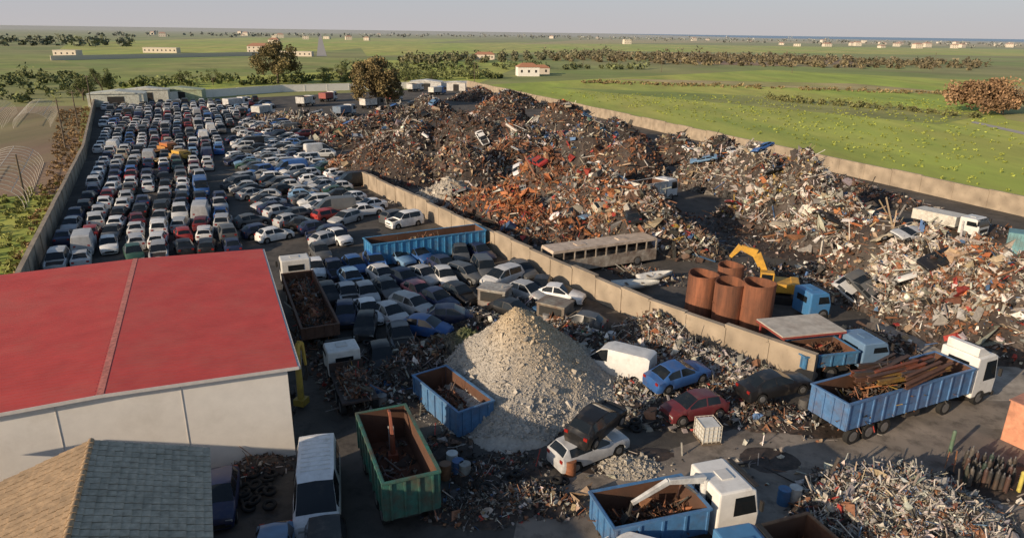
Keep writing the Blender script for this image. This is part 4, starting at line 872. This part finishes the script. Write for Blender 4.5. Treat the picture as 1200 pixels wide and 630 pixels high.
q=G(354,478); crane((q.x,q.y,.3),R_(75),[(0,3.2),(.2,3.9),(.6,3.7),(.8,2.2)],(.42,.29,.05),'slim yellow loader arm standing by the warehouse corner',k=.85)
q=G(818,626); crane((q.x,q.y,1.0),R_(200),[(0,2.0),(1.9,2.3),(3.6,1.6)],(.66,.66,.64),'white hydraulic loader crane behind the lorry cab',k=.8)
q=G(462,560); crane((q.x,q.y,1.1),R_(105),[(0,1.4),(.9,2.1),(2.0,1.7)],(.28,.09,.05),'orange hydraulic loader arm above the green trailer',k=.6)
# ---- small yard items
t=thing('ibc_tank','white plastic liquid tank in a metal cage','tank',G(828,515),R_(10)); B('bottle',mPlast,t,(0,0,.68),(1.0,1.15,.95),bevel=.06); B('pallet',mBark,t,(0,0,.08),(1.1,1.25,.14))
m=MB()
for z in(.25,.5,.75,1.0,1.18):
    for s in(-1,1): m.box((s*.54,0,z),(.025,1.22,.025)); m.box((0,s*.61,z),(1.1,.025,.025))
for k in range(5):
    for s in(-1,1): m.box((s*.54,-.6+k*.3,.68),(.02,.02,1.05)); m.box((-.52+k*.26,s*.61,.68),(.02,.02,1.05))
m.obj('cage',mPipe,t)
def barrel(px,py,c,label='steel drum standing among the scrap',z=0):
    t=thing('drum',label,'barrel',G(px,py)+Vector((0,0,z)),random.uniform(0,6),'drums around the yard'); m=MB(); m.cyl((0,0,0),(0,0,.88),.29,n=18)
    for zz in(.02,.3,.58,.86): m.cyl((0,0,zz-.015),(0,0,zz+.015),.305,n=18)
    m.obj('shell',mSteel,t,c)
for (x,y,c) in((530,547,(.6,.6,.58)),(537,556,(.06,.13,.28)),(522,560,(.2,.1,.05)),(655,540,(.06,.13,.28)),(917,590,(.06,.16,.32)),(930,588,(.5,.5,.48)),(640,380,(.3,.3,.3)),(628,372,(.05,.15,.3)),(575,398,(.2,.1,.05)),(940,482,(.1,.1,.1)),(545,560,(.3,.3,.28)),(668,556,(.25,.1,.05)),(716,402,(.5,.5,.5)),(440,470,(.06,.13,.28)),(448,478,(.2,.2,.2))): barrel(x,y,c)
def tyre(px,py,z=0):
    t=bpy.data.objects.new('loose_tyre',TY); link(t); g=G(px,py); t.location=(g.x,g.y,z+.1); t.rotation_euler=(random.uniform(-.3,.3),random.uniform(-.3,.3),random.uniform(0,3)); tag(t,'worn black tyre lying on the yard floor','tyre','loose tyres on the yard floor')
TYv=[];n1,n2=18,8
for i in range(n1):
    for j in range(n2):
        a=2*math.pi*i/n1;b=2*math.pi*j/n2; r=.25+.10*math.cos(b); TYv.append((math.cos(a)*r,math.sin(a)*r,.09*math.sin(b)))
TY=bpy.data.meshes.new('loose_tyre'); TY.from_pydata(TYv,[],[(i*n2+j,((i+1)%n1)*n2+j,((i+1)%n1)*n2+(j+1)%n2,i*n2+(j+1)%n2) for i in range(n1) for j in range(n2)]); TY.materials.append(mTyre); TY.polygons.foreach_set('use_smooth',[True]*len(TY.polygons))
for i in range(70):
    x,y=random.choice([(random.uniform(480,600),random.uniform(385,430)),(random.uniform(430,520),random.uniform(400,480)),(random.uniform(560,660),random.uniform(540,590)),(random.uniform(280,330),random.uniform(560,600)),(random.uniform(700,880),random.uniform(440,510))]); tyre(x,y,random.uniform(0,.25))
for i in range(26):
    x=1128+ (i%9)*7+random.uniform(-2,2); y=548+(i//9)*11+(i%9)*1.5
    t=thing('gas_cylinder','tall metal gas cylinder standing in a cluster','gas cylinder',G(x,y),0,'gas cylinders beside the orange box',rx=random.uniform(-.06,.06)); h=random.uniform(.9,1.3)
    m=MB(); m.cyl((0,0,0),(0,0,h),.11,n=12); m.cyl((0,0,h),(0,0,h+.1),.11,.05,n=12); m.obj('shell',mSteel,t,random.choice([(.03,.03,.03),(.05,.045,.04),(.11,.10,.09),(.07,.04,.035),(.03,.05,.04)])); m=MB(); m.cyl((0,0,h+.1),(0,0,h+.2),.035,n=8); m.obj('valve',mRim,t)
for (x,y,c) in((1113,530,(.10,.16,.11)),(1200,566,(.45,.38,.12)),(1192,580,(.5,.42,.1))):
    t=thing('bollard','short painted metal post beside the gas cylinders','post',G(x,y)); m=MB(); m.cyl((0,0,0),(0,0,1.3),.10,n=10); m.obj('post',mSteel,t,c); m=MB(); m.cyl((0,0,1.3),(0,0,1.4),.12,.06,n=10); m.obj('cap',mSteel,t,c)
for (x,y,rz,c,l) in((650,376,-30,(.20,.19,.16),'small lorry body with a grey flat roof beside the wall'),(580,358,-20,(.30,.30,.28),'stripped grey cabin unit among scrapped cars')):
    t=thing('cabin_unit',l,'cabin',G(x,y),R_(rz)); B('wall',mRustS,t,(0,0,.8),(2.4,1.7,1.6),c,bevel=.04); B('roof',mRustS,t,(0,0,1.66),(2.5,1.9,.1),tuple(v*1.4 for v in c)); B('window',mDark,t,(0,-.87,1.05),(1.9,.04,.8))
